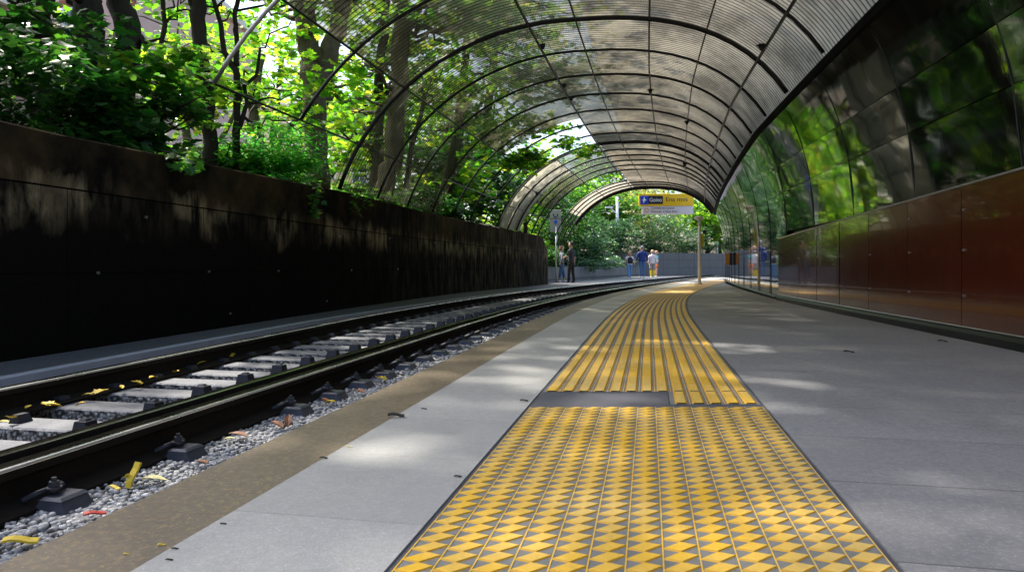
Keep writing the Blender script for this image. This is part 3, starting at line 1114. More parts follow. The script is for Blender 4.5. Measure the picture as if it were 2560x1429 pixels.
def inside_tunnel(P):
    y = P[:, 1]
    c = -1.12 + .2 * y + .0021 * np.clip(y - 6, 0, None) ** 2
    d = (P[:, 0] - c) * .975
    el = (d / 3.5) ** 2 + ((P[:, 2] - .6) / 3.35) ** 2 < 1
    low = (np.abs(d) < 3.6) & (P[:, 2] < .8)
    return (el | low) & (y < 27.6) & (y > -3)


def leaves(name, twigs, mat, parent, size, per=6, kind='maple', droop=(.15, .8), jitter=.25, spread=.8, cull=True, seed=0):
    """twigs: (n,3) twig ends; each carries a whorl of leaves"""
    rg = np.random.default_rng(seed + 101)
    V, T = LT[kind]
    if cull and len(twigs): twigs = twigs[~inside_tunnel(twigs)]
    n = len(twigs) * per
    az = (rg.random((len(twigs), 1)) * 6.283 + np.arange(per)[None] * 6.283 / per + rg.normal(0, .35, (len(twigs), per))).ravel()
    dr = rg.uniform(droop[0], droop[1], n)
    rl = rg.normal(0, .45, n)
    sz = size * rg.uniform(.6, 1.25, n)
    base = np.repeat(twigs, per, axis=0) + rg.normal(0, size * jitter, (n, 3))
    dirv = np.stack([np.cos(az) * np.cos(dr), np.sin(az) * np.cos(dr), -np.sin(dr)], 1)
    side = np.stack([-np.sin(az), np.cos(az), np.zeros(n)], 1)
    upv = np.cross(dirv, side) * -1
    s2 = side * np.cos(rl)[:, None] + upv * np.sin(rl)[:, None]
    u2 = np.cross(s2, dirv)
    base = base + dirv * (size * spread * rg.uniform(.1, .7, n))[:, None]
    Wv = base[:, None] + (s2[:, None] * V[None, :, 0:1] + dirv[:, None] * V[None, :, 1:2] + u2[:, None] * V[None, :, 2:3]) * sz[:, None, None]
    k = len(V)
    Fv = (T[None] + (np.arange(n) * k)[:, None, None]).reshape(-1, 3)
    o0 = parent['_o'] if parent is not None else (0, 0, 0)
    return np_mesh(name, Wv.reshape(-1, 3), Fv, mat, False, parent, o0)


def blob(c, r, n, rg, shell=.35, clumps=10, cs=.38):
    """twig ends in an ellipsoid, gathered in clumps with gaps"""
    c, r = np.array(c, float), np.array(r, float)
    d = rg.normal(size=(clumps, 3)); d /= np.linalg.norm(d, axis=1)[:, None]
    cc = d * (rg.uniform(shell, 1, (clumps, 1)))
    idx = rg.integers(0, clumps, n)
    q = cc[idx] + rg.normal(0, cs, (n, 3)) * np.array([1, 1, .55])
    return c + q * r


def limb(p0, p1, r0, r1, rg, n=7, wob=.06):
    p0, p1 = Vector(p0), Vector(p1)
    L = (p1 - p0).length
    pts, rr = [], []
    for k in range(n + 1):
        t = k / n
        p = p0.lerp(p1, t)
        if 0 < k < n: p = p + Vector(rg.normal(0, wob * L / n * 1.6, 3))
        p.z += .10 * L * math.sin(t * math.pi) * .4
        pts.append(p); rr.append(r0 + (r1 - r0) * t)
    return pts, rr


def tree(label, trunks, blobs, leafmat, leafsize, barkmat='bark', kind='maple', per=6, group='trees on the bank', seed=0, hang=(), cat='tree', twig_limbs=8, name='maple_tree', droop=(.15, .8)):
    """trunks: list of polylines [(x,y,z,radius)...]; blobs: list of (centre, radii, twigs, clumps)"""
    rg = np.random.default_rng(seed)
    base = trunks[0][0]
    root = thing(name, (base[0], base[1], base[2]), label, cat, group)
    b = MB()
    allp = []
    for tr in trunks:
        # resample with slight wander for natural stems
        pts, rr = [], []
        for (a, c) in zip(tr[:-1], tr[1:]):
            m = 4
            for k in range(m):
                t = k / m
                p = Vector(a[:3]).lerp(Vector(c[:3]), t)
                r = a[3] + (c[3] - a[3]) * t
                if k or pts: p = p + Vector(rg.normal(0, r * .16, 3)) * (1 if k else .5)
                pts.append(p); rr.append(r * (1 + rg.normal(0, .05)))
        pts.append(Vector(tr[-1][:3])); rr.append(tr[-1][3])
        b.tube(pts, rr, 10)
        allp += list(zip(pts, rr))
    # limbs reaching into the crown
    for (c, r, n, cl) in blobs:
        for k in range(twig_limbs):
            e = np.array(c) + rg.normal(0, .5, 3) * np.array(r)
            if inside_tunnel(e[None])[0]: continue
            cand = sorted(allp, key=lambda q: (q[0] - Vector(e)).length + abs(q[0].z - e[2] + .4) * .5)[:6]
            q = cand[rg.integers(0, len(cand))]
            L = (q[0] - Vector(e)).length
            if L > 4.5: continue
            r0 = min(q[1] * .55, .05)
            pts, rr = limb(q[0], e, max(.012, r0), .005, rg, 7, .22)
            b.tube(pts, rr, 6)
    tk = b.build('trunk', M[barkmat], root, True)
    tw = np.concatenate([blob(c, r, n, rg, .3, cl) for (c, r, n, cl) in blobs])
    if hang:
        tw = tw[~inside_tunnel(tw)]
        tw = np.concatenate([tw] + [blob(c, r, n, rg, .2, cl) for (c, r, n, cl) in hang])
    leaves('crown', tw, M[leafmat], root, leafsize, per, kind, droop, cull=not hang, seed=seed)
    return root


def T(y, *pp):
    """trunk polyline from photo pixels (x, y, width) at distance y; extra dy allowed as 4th"""
    out = []
    for q in pp:
        yy = y + (q[3] if len(q) > 3 else 0)
        p = at(q[0], q[1], yy)
        out.append((p.x, p.y, p.z, q[2] / 2 / F * yy))
    return out


def up(tr, dx, dy, dz, rf=.6):
    """extend a trunk beyond the picture"""
    a = tr[-1]
    return tr + [(a[0] + dx, a[1] + dy, a[2] + dz, a[3] * rf)]


# trees standing on the bank, nearest first
t = up(T(6.6, (118, 400, 46), (108, 220, 42), (100, 90, 40), (118, -10, 36)), .2, .2, 2.2)
t1 = T(6.6, (104, 100, 22), (75, 20, 18), (50, -60, 14))
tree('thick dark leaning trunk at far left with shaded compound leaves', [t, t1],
     [((-5.0, 6.2, 3.1), (.8, .8, .7), 90, 8), ((-3.8, 4.2, 7.4), (2.6, 2.8, .8), 760, 17)], 'leaf_dark', .17, seed=1)  # second blob: unseen high crown added to shade the near platform
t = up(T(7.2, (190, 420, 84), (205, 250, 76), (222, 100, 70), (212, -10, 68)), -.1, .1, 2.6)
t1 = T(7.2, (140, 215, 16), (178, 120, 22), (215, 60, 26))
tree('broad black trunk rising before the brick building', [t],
     [((-3.0, 6.6, 7.4), (2.4, 2.6, .8), 480, 12), ((-4.6, 7.2, 3.9), (.6, .6, .4), 30, 6)], 'leaf_dark', .17, seed=2)  # first blob: high crown out of view, added to block sun
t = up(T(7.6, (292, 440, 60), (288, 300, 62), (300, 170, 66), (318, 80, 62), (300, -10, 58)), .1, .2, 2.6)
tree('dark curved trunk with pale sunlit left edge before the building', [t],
     [((-2.6, 8.8, 7.6), (2.1, 2.1, .8), 320, 10), ((-3.9, 7.2, 2.5), (.7, .5, .35), 50, 5)], 'leaf_mid', .17, seed=3)  # first blob: another unseen crown added to keep sun off the platform
t = up(T(8.6, (392, 420, 14), (400, 330, 14), (406, 250, 13), (398, 140, 12), (412, 60, 12), (404, -10, 12)), .1, .0, 1.8)
tree('thin crooked stem with bright leaves in front of cream building', [t],
     [((-4.2, 9., 4.3), (.8, 1.0, .8), 50, 10), ((-4.2, 8.8, 2.9), (.7, .7, .45), 36, 6)], 'leaf_bright', .15, seed=4, twig_limbs=5)
t = up(T(8.8, (528, 440, 36), (522, 330, 36), (512, 200, 40), (498, 90, 36), (494, -10, 34)), -.2, .2, 2.4)
t1 = T(8.8, (498, 60, 14), (482, 20, 12), (468, -20, 10))
tree('dark straight trunk leaning slightly left beside the forked sapling', [t, t1],
     [((-3.0, 9.2, 5.1), (1.1, 1.2, .7), 50, 12), ((-4.3, 9.2, 3.0), (.7, .8, .4), 45, 6)], 'leaf_bright', .16, seed=5)
t = T(9.0, (588, 440, 20), (590, 330, 19), (596, 230, 18), (588, 175, 17), (560, 130, 14), (552, 60, 13), (530, -10, 11))
t1 = T(9.0, (592, 165, 14), (592, 90, 13), (586, 40, 12), (598, -10, 11))
t2 = T(9.0, (598, 320, 12), (618, 260, 11), (610, 215, 9), (640, 190, 9), (650, 120, 7))
tree('slender sapling forking into two thin crooked stems', [t, t1, t2],
     [((-3.1, 9.3, 4.4), (1.0, 1.1, .8), 60, 10), ((-3.1, 9.6, 3.0), (.8, .8, .5), 40, 6)], 'leaf_bright', .15, seed=6, twig_limbs=6)
t = up(T(10.6, (795, 470, 64), (792, 340, 60), (788, 240, 62), (790, 175, 78), (772, 120, 56), (766, 60, 54), (762, -10, 52)), -.2, .2, 2.8)
t1 = up(T(10.6, (800, 190, 50), (826, 130, 46), (846, 60, 44), (858, -10, 42)), .2, .3, 2.6)
tree('stout forked grey brown trunk with dappled sun beside bright green shrub', [t, t1],
     [((-3.2, 11.4, 5.2), (1.5, 1.6, .9), 60, 12), ((-1.1, 11.0, 5.3), (1.4, 1.7, .6), 230, 14), ((-3.1, 11.5, 3.4), (.8, .9, .6), 40, 6)], 'leaf_bright', .17, 'barkp', seed=7)
t = up(T(13.0, (935, 490, 28), (942, 400, 26), (950, 280, 24), (948, 180, 24), (962, 60, 20), (964, -10, 18)), .1, .1, 2.)
tree('narrow dark trunk seen through clear sheets left of a thicker trunk', [t],
     [((-3.0, 13.5, 5.0), (1.4, 1.4, 1.2), 100, 12), ((-3.1, 13.4, 3.2), (.9, .9, .6), 60, 6)], 'leaf_bright', .17, seed=8)
t = up(T(12.6, (958, 490, 46), (978, 410, 50), (992, 290, 48), (1000, 180, 46), (1008, 60, 44), (1004, -10, 42)), .0, .2, 2.4)
tree('thicker brown trunk seen through clear sheets behind the main rib', [t],
     [((-2.0, 13.4, 5.4), (1.5, 1.5, 1.0), 110, 12), ((.1, 13.6, 5.4), (1.5, 1.8, .6), 260, 14), ((-2.3, 13.2, 3.9), (.7, .8, .5), 45, 6)], 'leaf_bright', .17, 'barkp', seed=9)
t = T(13.4, (1016, 470, 15), (1024, 400, 14), (1036, 340, 13), (1052, 290, 11), (1062, 230, 9))
tree('thin leaning stem right of the trunks seen through clear sheets', [t],
     [((-1.6, 14.2, 4.4), (.9, 1., .8), 70, 8)], 'leaf_bright', .16, seed=10, twig_limbs=5)
t = up(T(16.4, (1108, 540, 34), (1120, 460, 32), (1136, 380, 30), (1150, 300, 26)), .2, .2, 2.6)
tree('dark tree whose bright leafy branch hangs through the missing sheets', [t],
     [((-1.5, 16.6, 4.2), (1.2, 1.4, 1.1), 170, 9), ((-.5, 16.4, 5.2), (1.6, 1.5, .8), 100, 12), ((-1.7, 17.6, 2.9), (1., 1.2, .8), 110, 8)], 'leaf_bright', .17, seed=11,
     hang=[((.1, 15.6, 3.05), (.55, .4, .4), 60, 6), ((.35, 15.8, 3.75), (.6, .5, .35), 55, 6), ((-.5, 15.2, 3.3), (.5, .5, .6), 50, 6), ((1.15, 16.4, 3.55), (.35, .4, .12), 14, 3), ((1.9, 17.2, 3.5), (.35, .4, .12), 12, 3)])
t = up(T(21.5, (1190, 540, 30), (1198, 430, 28), (1216, 330, 24)), .3, .2, 3.)
tree('dark tree behind the pale metal side of the second canopy', [t],
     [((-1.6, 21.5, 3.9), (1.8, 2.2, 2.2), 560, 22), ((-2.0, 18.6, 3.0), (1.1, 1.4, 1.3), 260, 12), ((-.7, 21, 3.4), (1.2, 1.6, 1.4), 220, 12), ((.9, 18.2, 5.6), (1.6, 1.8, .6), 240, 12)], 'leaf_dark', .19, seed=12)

t = [(.5, 24.2, 1.3, .09), (.45, 24.3, 2.4, .08), (.6, 24.2, 3.6, .06), (.5, 24.4, 5., .04)]
tree('sunny young tree at the far end of the dark wall', [t],
     [((.3, 23.6, 2.9), (1.0, 1.9, 1.0), 230, 12), ((.6, 24.6, 4.2), (1.3, 1.5, 1.0), 200, 12)], 'leaf_bright', .17, seed=13)

# paler trees further up the bank
bgs = [       (-7.8, 16.5, 5.2, 2.6, 'sunny tree filling the space behind the dark straight trunk'),
       (-6.2, 18.0, 5.0, 2.6, 'sunny tree filling the space behind the forked sapling'),
       (-5.6, 15.0, 4.2, 1.9, 'light green tree with a leaning pale bough behind bright shrub'),
       (-6.6, 22.5, 6.0, 3.0, 'tall light green tree far behind the stout forked trunk'),
       (-3.8, 18.5, 4.6, 2.2, 'yellow green tree behind the trunks seen through clear sheets'),
       (-2.6, 22.0, 5.2, 2.4, 'yellow green tree high behind the arches left of the gap'),
       (-4.2, 26.0, 5.6, 2.8, 'hazy green tree far behind the arches'),
       (-12.5, 11.0, 4.6, 2.2, 'dim tree behind the shaded shrubs at far left')]
for k, (x, y, z, r, lab) in enumerate(bgs):
    tr = [(x, y, 1.4, .14), (x + .15, y + .1, 2.6, .12), (x - .1, y, 4.0, .10), (x + .1, y + .1, z + 1, .06)]
    tr2 = [(x + .1, y, 2.8, .08), (x + .8, y + .2, 3.8, .06), (x + 1.3, y + .3, 5., .035)]
    tree(lab, [tr, tr2], [((x, y, z), (r, r, r * .8), int(54 * r), 16), ((x - .2, y + .3, 2.8), (r * .8, r * .8, .8), int(46 * r), 9)],
         'leaf_bright' if k != 7 else 'leaf_mid', .19, 'barkp' if k in (2, 0) else 'bark', seed=30 + k, group='paler trees further up the bank')


def shrub(label, blobs, leafmat, size, kind, seed, per=6, name='shrub', group='shrubs on the bank', stem=True, droop=(.0, .9), cat='shrub', cull=True):
    rg = np.random.default_rng(seed)
    c0 = blobs[0][0]; r0 = blobs[0][1]
    root = thing(name, (c0[0], c0[1], c0[2] - r0[2]), label, cat, group)
    tw = np.concatenate([blob(c, r, n, rg, .3, cl, .3) for (c, r, n, cl) in blobs])
    b = MB()
    for k in range(9):
        c, r, n, cl = blobs[rg.integers(0, len(blobs))]
        e = np.array(c) + rg.normal(0, .45, 3) * np.array(r)
        s = np.array([c0[0], c0[1], c0[2] - r0[2] * 1.02])
        pts, rr = limb(s, e, .016, .005, rg, 5, .2)
        b.tube(pts, rr, 5)
    b.build('stem', M['bark'], root, True)
    leaves('foliage', tw, M[leafmat], root, size, per, kind, droop, cull=cull, seed=seed)
    return root


shrub('bright green bushy shrub crowning the wall beside the forked trunk', [((-3.12, 9.35, 2.05), (.72, .7, .5), 620, 16), ((-3.6, 9.5, 1.8), (.5, .6, .35), 200, 8)], 'leaf_shrub', .10, 'lance', 51, 7)
shrub('dark shaded shrub of pointed leaves at far left above the wall', [((-4.3, 5.6, 1.95), (.75, .7, .5), 260, 12), ((-4.9, 6.0, 2.6), (.6, .6, .5), 90, 10)], 'leaf_dark', .12, 'oval', 52, 7)
shrub('dark shrub with one sunlit spray between the two thick trunks', [((-4.1, 6.6, 1.85), (.6, .5, .3), 130, 10), ((-3.95, 6.3, 2.25), (.35, .3, .10), 28, 4)], 'leaf_dark', .14, 'oval', 53, 7)
shrub('dark spreading foliage around the foot of the curved trunk', [((-4.1, 7.3, 1.85), (.5, .4, .28), 130, 10), ((-3.75, 7.6, 2.35), (.35, .4, .22), 45, 6)], 'leaf_dark', .15, 'maple', 54, 6)
shrub('low light green undergrowth at the foot of the thin stems', [((-3.9, 9.4, 1.85), (.7, .6, .3), 150, 8)], 'leaf_mid', .12, 'maple', 55, 6)
shrub('small leafy clump on the wall edge left of the far trunks', [((-2.75, 11.4, 1.75), (.5, .5, .18), 120, 6), ((-2.3, 12.2, 1.72), (.5, .5, .14), 80, 6)], 'leaf_mid', .12, 'maple', 56, 6)
shrub('dark shrub under the main rib seen at the wall edge', [((-1.95, 14.2, 1.95), (.5, .9, .35), 240, 8)], 'leaf_dark', .12, 'oval', 57, 6)
shrub('black green shrub at the wall edge before the pale metal side', [((-1.5, 16.6, 2.0), (.5, 1.2, .45), 260, 8)], 'leaf_dark', .13, 'oval', 58, 6)


def vine(label, px, py, y, drop, seed, n=9):
    """spray hanging over the wall edge"""
    rg = np.random.default_rng(seed)
    y0 = y
    p = off(can, y0, wall_d(y0) + .03, wall_h(y0) + .01)
    root = thing('hanging_vine', p, label, 'vine', 'vines hanging over the wall edge')
    pts = [p + Vector((-.1, 0, .03)), p + Vector((.02, 0, .02))]
    for k in range(1, 6):
        q = off(can, y0 + .03 * k * (1 if seed % 2 else -1), wall_d(y0) + .04 + .02 * rg.random(), wall_h(y0) - drop * k / 5)
        pts.append(q)
    b = MB(); b.tube(pts, .005, 5); b.build('stem', M['bark'], root)
    tw = np.array([tuple(pts[1 + int(i % 6)] + Vector(rg.normal(0, .03, 3))) for i in range(n)])
    tw[:, 0] += .02
    leaves('foliage', tw, M['leaf_mid'], root, .10, 3, 'maple', (.3, 1.2), .3, .4, False, seed)


vine('leafy spray hanging over the wall at far left', 180, 345, 5.2, .10, 61, 9)
vine('longest hanging vine trailing below the sapling', 610, 450, 7.9, .38, 62, 12)
vine('small hanging vine below the bright green shrub', 760, 490, 8.9, .22, 63, 7)
vine('short sprig low on the wall edge near the first rib', 700, 510, 9.6, .12, 64, 6)

# ------------------------------------------------------------------ far end: walls, bushes, trees
def poly_wall(name, pts, h, base, mat, label, lean=0.0, thick=.35):
    b = MB(); rows = []
    for i, p in enumerate(pts):
        a = Vector(pts[max(0, i - 1)]); c = Vector(pts[min(len(pts) - 1, i + 1)])
        t = (c - a).normalized(); n = Vector((t.y, -t.x))
        P = Vector(p)
        f = P; g = P - n * lean; k = P - n * (lean + thick)
        rows.append([(f.x, f.y, base), (g.x, g.y, h), (k.x, k.y, h), (k.x, k.y, base)])
    b.grid(rows); b.face([0, 1, 2, 3]); e = len(b.v); b.face([e - 1, e - 2, e - 3, e - 4])
    o = b.build(name, mat, None, False, (pts[0][0], pts[0][1], base))
    return tag(o, label, 'wall')


poly_wall('planter_wall', [(.9, 25.6), (1.75, 28.8), (3.1, 33), (4.9, 38), (6.9, 43), (9.2, 46.9)], .52, -.4, M['greywall2'], 'low sloping grey planter wall below the bushes behind the walkers', .14)
poly_wall('boundary_wall', [(5.5, 45.2), (9.3, 47), (14, 49.6), (20, 53.5), (30, 61)], 1.52, -.4, M['greywall'], 'tall grey panelled wall behind the white pole at tunnel mouth')

shrub('large dark bush right behind the couple at the signpost', [((2.6, 35, 2.2), (1.6, 1.8, 1.6), 520, 14), ((1.6, 32.5, 3.6), (1.6, 1.6, 1.2), 300, 12), ((1.4, 30.5, 1.0), (1.1, 1.6, .6), 240, 10)], 'leaf_dark', .20, 'oval', 71, 7, group='bushes at the tunnel mouth', name='bush', cat='bush')
shrub('bluish glossy bush spilling over the low planter wall', [((4.2, 39.5, 1.65), (1.5, 1.4, 1.05), 620, 14), ((2.7, 35.6, 1.2), (1.0, 1.2, .75), 280, 10), ((3.4, 36.5, .75), (1.6, 2.2, .3), 260, 12), ((5.2, 41.0, .85), (1.5, 2.0, .4), 320, 14)], 'leaf_cool', .19, 'oval', 72, 7, group='bushes at the tunnel mouth', name='bush', cat='bush')
shrub('deep green bush behind the woman with the dark bag', [((6.6, 46.0, 2.6), (2.2, 1.6, 1.8), 650, 16)], 'leaf_cool', .22, 'oval', 73, 7, group='bushes at the tunnel mouth', name='bush', cat='bush')
shrub('feathery mid green bush above the grey wall behind the walkers', [((10.6, 50.0, 3.0), (3.0, 1.8, 1.6), 700, 18), ((9.6, 49.2, 1.8), (2.2, .8, .6), 300, 10), ((13.2, 51.8, 1.9), (2.2, .8, .7), 300, 10)], 'leaf_cool', .24, 'lance', 74, 7, group='bushes at the tunnel mouth', name='bush', cat='bush')
shrub('dark bush at the right edge of the tunnel mouth', [((16.4, 54, 2.9), (2.6, 1.8, 1.7), 520, 14)], 'leaf_cool', .24, 'lance', 75, 7, group='bushes at the tunnel mouth', name='bush', cat='bush')

shrub('sunny yellow green thicket on the bank beyond the end of the dark wall', [((-.2, 33.5, 1.9), (1.5, 2.4, 1.1), 420, 14), ((-1.2, 40, 2.9), (1.8, 3., 1.3), 480, 14), ((.9, 44, 2.6), (1.8, 2.4, 1.4), 420, 14)], 'leaf_bright', .22, 'maple', 76, 7, group='bushes at the tunnel mouth', name='bush', cat='bush')


def ftree(lab, x, y, z, r, n, mat, seed, size=.28, base=.6, kind='maple'):
    tr = [(x, y, base, .2), (x + .2, y, base + 1.2, .16), (x - .1, y, base + 2.6, .12), (x + .2, y, z + r * .4, .05)]
    tree(lab, [tr], [((x, y, z), (r, r, r * .75), n, 16), ((x + r * .4, y - .3, z - r * .5), (r * .6, r * .6, r * .4), n // 4, 8)], mat, size, 'bark', kind, group='trees beyond the tunnel mouth', seed=seed)


ftree('pale golden sunlit tree behind the hanging yellow sign', 11.2, 56, 5.0, 3.0, 620, 'leaf_gold', 81)
ftree('bright yellow green tree right of the white pole', 17.5, 58, 5.0, 3.0, 560, 'leaf_bright', 82)
ftree('green tree left of the lamp post beyond the tunnel', 6.2, 50, 4.9, 2.6, 560, 'leaf_mid', 83)
ftree('tall green tree at the top of the tunnel mouth', 10., 66, 9.5, 4.2, 700, 'leaf_mid', 84, .34)
ftree('dark tree behind the small arch left of the lamp post', 2.6, 38, 4.6, 2.2, 520, 'leaf_mid', 85, .22)
ftree('tree with a dark branching trunk right of the far bushes', 15.0, 53, 4.6, 2.0, 260, 'leaf_bright', 86)
ftree('broad pale tree closing the view behind the lamp post', 3.0, 62, 7.0, 4.5, 800, 'leaf_bright', 87, .34)
ftree('broad green tree closing the view at far right', 22.0, 70, 6.5, 4.5, 700, 'leaf_mid', 88, .36)

# ------------------------------------------------------------------ buildings behind the trees
def building(label, x0, x1, y, z0, z1, depth, mat, wins, rot=0., cornice=True, name='brick_building'):
    root = thing(name, (x0, y, z0), label, 'building')
    root.rotation_euler = (0, 0, rot)
    root['_o'] = (0, 0, 0)
    w, h = x1 - x0, z1 - z0
    b = MB(); b.box((w / 2, depth / 2, h / 2), (w, depth, h)); b.build('wall', mat, root)
    b = MB(); b.box((w / 2, depth / 2, h + .2), (w + .5, depth + .5, .4)); b.box((w / 2, depth / 2, h + .55), (w + .2, depth + .2, .3)); b.build('roof', M['plaster'], root)
    for (u, v, ww, hh) in wins:
        wn = MB()
        for sx in (-1, 1): wn.box((u + sx * (ww / 2), -.03, v), (.09, .12, hh + .09))
        for sz in (-1, 1): wn.box((u, -.031, v + sz * hh / 2), (ww - .09, .12, .09))
        wn.box((u, -.025, v), (.05, .08, hh - .09)); wn.box((u, -.022, v + hh * .05), (ww - .09, .07, .05))
        f = wn.build('window', M['white'], root)
        g = MB(); g.box((u, .0, v), (ww - .09, .03, hh - .09)); g.build('pane', M['glass'], f)
        s = MB(); s.box((u, -.10, v - hh / 2 - .12), (ww + .35, .25, .12)); s.build('sill', M['plaster'], f)
        s = MB(); s.box((u, -.05, v + hh / 2 + .2), (ww + .3, .14, .28)); s.build('lintel', M['trim'], f)
    return root


building('pinkish brick building with white framed windows behind the dark trunks', -28, -15.95, 30, 1.0, 14., 12, M['pink'],
         [(11.55, 9.8, .55, 1.5), (11.55, 6.6, .55, 1.5), (9.3, 9.8, 1.1, 1.6), (9.3, 6.6, 1.1, 1.6), (6.6, 9.8, 1.1, 1.6), (6.6, 6.6, 1.1, 1.6), (11.55, 3.4, .55, 1.5)], R(-4))
building('red brick wing with pale cornice at the top left', -30, -20.3, 27, 1.0, 10.9, 3, M['brick'], [(7.6, 7.2, 1.1, 1.6), (5.0, 7.2, 1.1, 1.6)], R(-6))
building('pale cream apartment block glimpsed behind the sunny leaves', -29, -11, 52, .5, 12.5, 12, M['cream'],
         [(12.6 + 2.4 * k, 4 + 3.1 * j, 1.1, 1.7) for k in range(3) for j in range(3)], 0, name='apartment_block')

# ------------------------------------------------------------------ signs, posts, box
def text(body, size, loc, parent, mat, name='lettering', align='LEFT', rz=0., sx=1.):
    cu = bpy.data.curves.new(name, 'FONT'); cu.body = body; cu.size = size; cu.extrude = .004
    cu.align_x = align; cu.align_y = 'CENTER'
    cu.materials.append(mat)
    o = bpy.data.objects.new(name, cu); COL.objects.link(o)
    bpy.context.view_layer.update()
    me = bpy.data.meshes.new_from_object(o.evaluated_get(bpy.context.evaluated_depsgraph_get()))
    bpy.data.objects.remove(o)
    o = bpy.data.objects.new(name, me); COL.objects.link(o)
    o.location = loc; o.rotation_euler = (R(90), 0, rz); o.parent = parent; o.scale = (sx, 1, 1)
    return o


SY = 28.0
k = SY / F
def sp(px, py): return ((px - 1598) * k, (537 - py) * k)
p0 = at(1598, 537, SY)
sg = thing('hanging_sign', p0, 'long yellow and white direction sign hanging at the tunnel mouth', 'sign')
sg.rotation_euler = (0, 0, R(-3))
sg['_o'] = (0, 0, 0)
def plate(name, x0, y0, x1, y1, mat, yoff, th, parent=sg, raise_=0):
    a, bq = sp(x0, y1), sp(x1, y0)
    b = MB(); b.box(((a[0] + bq[0]) / 2, yoff, (a[1] + bq[1]) / 2), (bq[0] - a[0], th, bq[1] - a[1]), None, .006)
    return b.build(name, mat, parent)
ypl = plate('yellow_panel', 1597, 485, 1732, 515, M['yellow'], 0, .12)
plate('symbol_tile', 1600, 490, 1620, 511.5, M['blue'], -.064, .012, ypl)
plate('name_tile', 1620, 490, 1656, 510.5, M['navyblk'], -.0635, .010, ypl)
wpl = plate('white_panel', 1605, 515.6, 1731, 536, M['signwhite'], 0.01, .09)
b = MB()
cxs, czs = sp(1609.7, 500.5)
star = [(0, .15), (.035, .035), (.105, .0), (.03, -.03), (-.035, -.15), (-.03, -.035), (-.09, -.01), (-.03, .035)]
n0 = len(star)
for yy in (-.072, -.084):
    for x, z in star: b.v.append((cxs + x, yy, czs + z))
b.face(list(range(n0))[::-1]); b.face([n0 + i for i in range(n0)])
for i in range(n0): b.face([i, (i + 1) % n0, n0 + (i + 1) % n0, n0 + i])
b.build('symbol', M['white'], ypl)
x, z = sp(1622.5, 500.5); text('Goino', .235, (x, -.070, z), ypl, M['white'], sx=.84)
x, z = sp(1662, 499.5); text('Ena mvs', .25, (x, -.062, z), ypl, M['ink'], sx=1.1)
x, z = sp(1627, 520.5); text('Corvells atc Loccas', .115, (x, -.037, z), wpl, M['ink'], sx=1.05)
x, z = sp(1627, 528.8); text('Dusuuca  Lridov 4rno', .115, (x, -.037, z), wpl, M['ink'], sx=1.05)
x, z = sp(1616, 525.5)
b = MB(); b.tube([(x, -.036, z), (x, -.046, z)], .085, 18); b.build('badge', M['orange'], wpl)
b = MB(); b.tube([(x, -.046, z), (x, -.050, z)], .06, 18); b.build('badge_disc', M['signwhite'], wpl)
for px in (1612, 1668):
    x, z = sp(px, 485)
    b = MB(); b.tube([(x, 0, z - .02), (x, -.4, z + .22)], .015, 6); b.build('hanger', M['steel'], sg)

# white pole standing in the tactile line, with a lamp head
p = at(1748.5, 710, 20.3); p.z = 0
ps = thing('lamp_pole', (p.x, p.y, 0), 'white pole with round lamp head standing at the platform curve', 'pole')
b = MB(); b.tube([(p.x, p.y, .0), (p.x, p.y, .75), (p.x, p.y, 1.9)], [.05, .047, .042], 12); b.tube([(p.x, p.y, .0), (p.x, p.y, .04)], .085, 12); b.build('shaft', M['white'], ps, True)
b = MB(); b.ball((p.x - .02, p.y, 1.96), .13, 10, (1.15, 1, .45)); b.build('lamp_head', M['signwhite'], ps, True)
b = MB(); b.box((p.x + .085, p.y, 1.3), (.09, .02, .36)); b.build('tag', simple('lime_tag', (.62, .62, .02), .5), ps)

# far lamp post
p = at(1543, 560, 47); z0 = 1.2
ps = thing('street_lamp', (p.x, p.y, z0), 'white lamp post among trees beyond the tunnel', 'street lamp')
top = at(1543, 492, 47).z
b = MB(); b.tube([(p.x, p.y, z0), (p.x, p.y, top)], .10, 10); b.build('shaft', M['white'], ps, True)
b = MB(); b.tube([(p.x, p.y, top - 1.2), (p.x - .45, p.y - .2, top - .85)], .05, 8); b.box((p.x - .6, p.y - .25, top - .75), (.5, .25, .1)); b.build('lamp_head', M['white'], ps)

p = at(1793.5, 640, 53)
b = MB(); b.tube([(p.x, p.y, -.3), (p.x, p.y, at(0, 606, 53).z)], .06, 8); b.ball((p.x, p.y, at(0, 606, 53).z), .08, 6)
tag(b.build('marker_post', M['white'], None, True, (p.x, p.y, -.3)), 'thin white post rising behind the grey wall at far right', 'post')

# wall box
yb = 20.6
q = off(can, yb, wR(yb), 1.0)
zc = at(0, 648, yb).z
bx = thing('wall_box', (q.x, q.y, zc), 'small orange box with dark back on the black wall', 'box')
ang = Matrix.Rotation(math.atan2(*reversed(nrm(can, yb))), 3, 'Z')
b = MB(); b.box(off(can, yb, wR(yb) - .04, zc), (.08, .2, .36), ang, .012); b.build('back_plate', M['steel'], bx)
b = MB(); b.box(off(can, yb, wR(yb) - .135, zc), (.11, .18, .32), ang, .015); b.build('cover', M['orange'], bx)

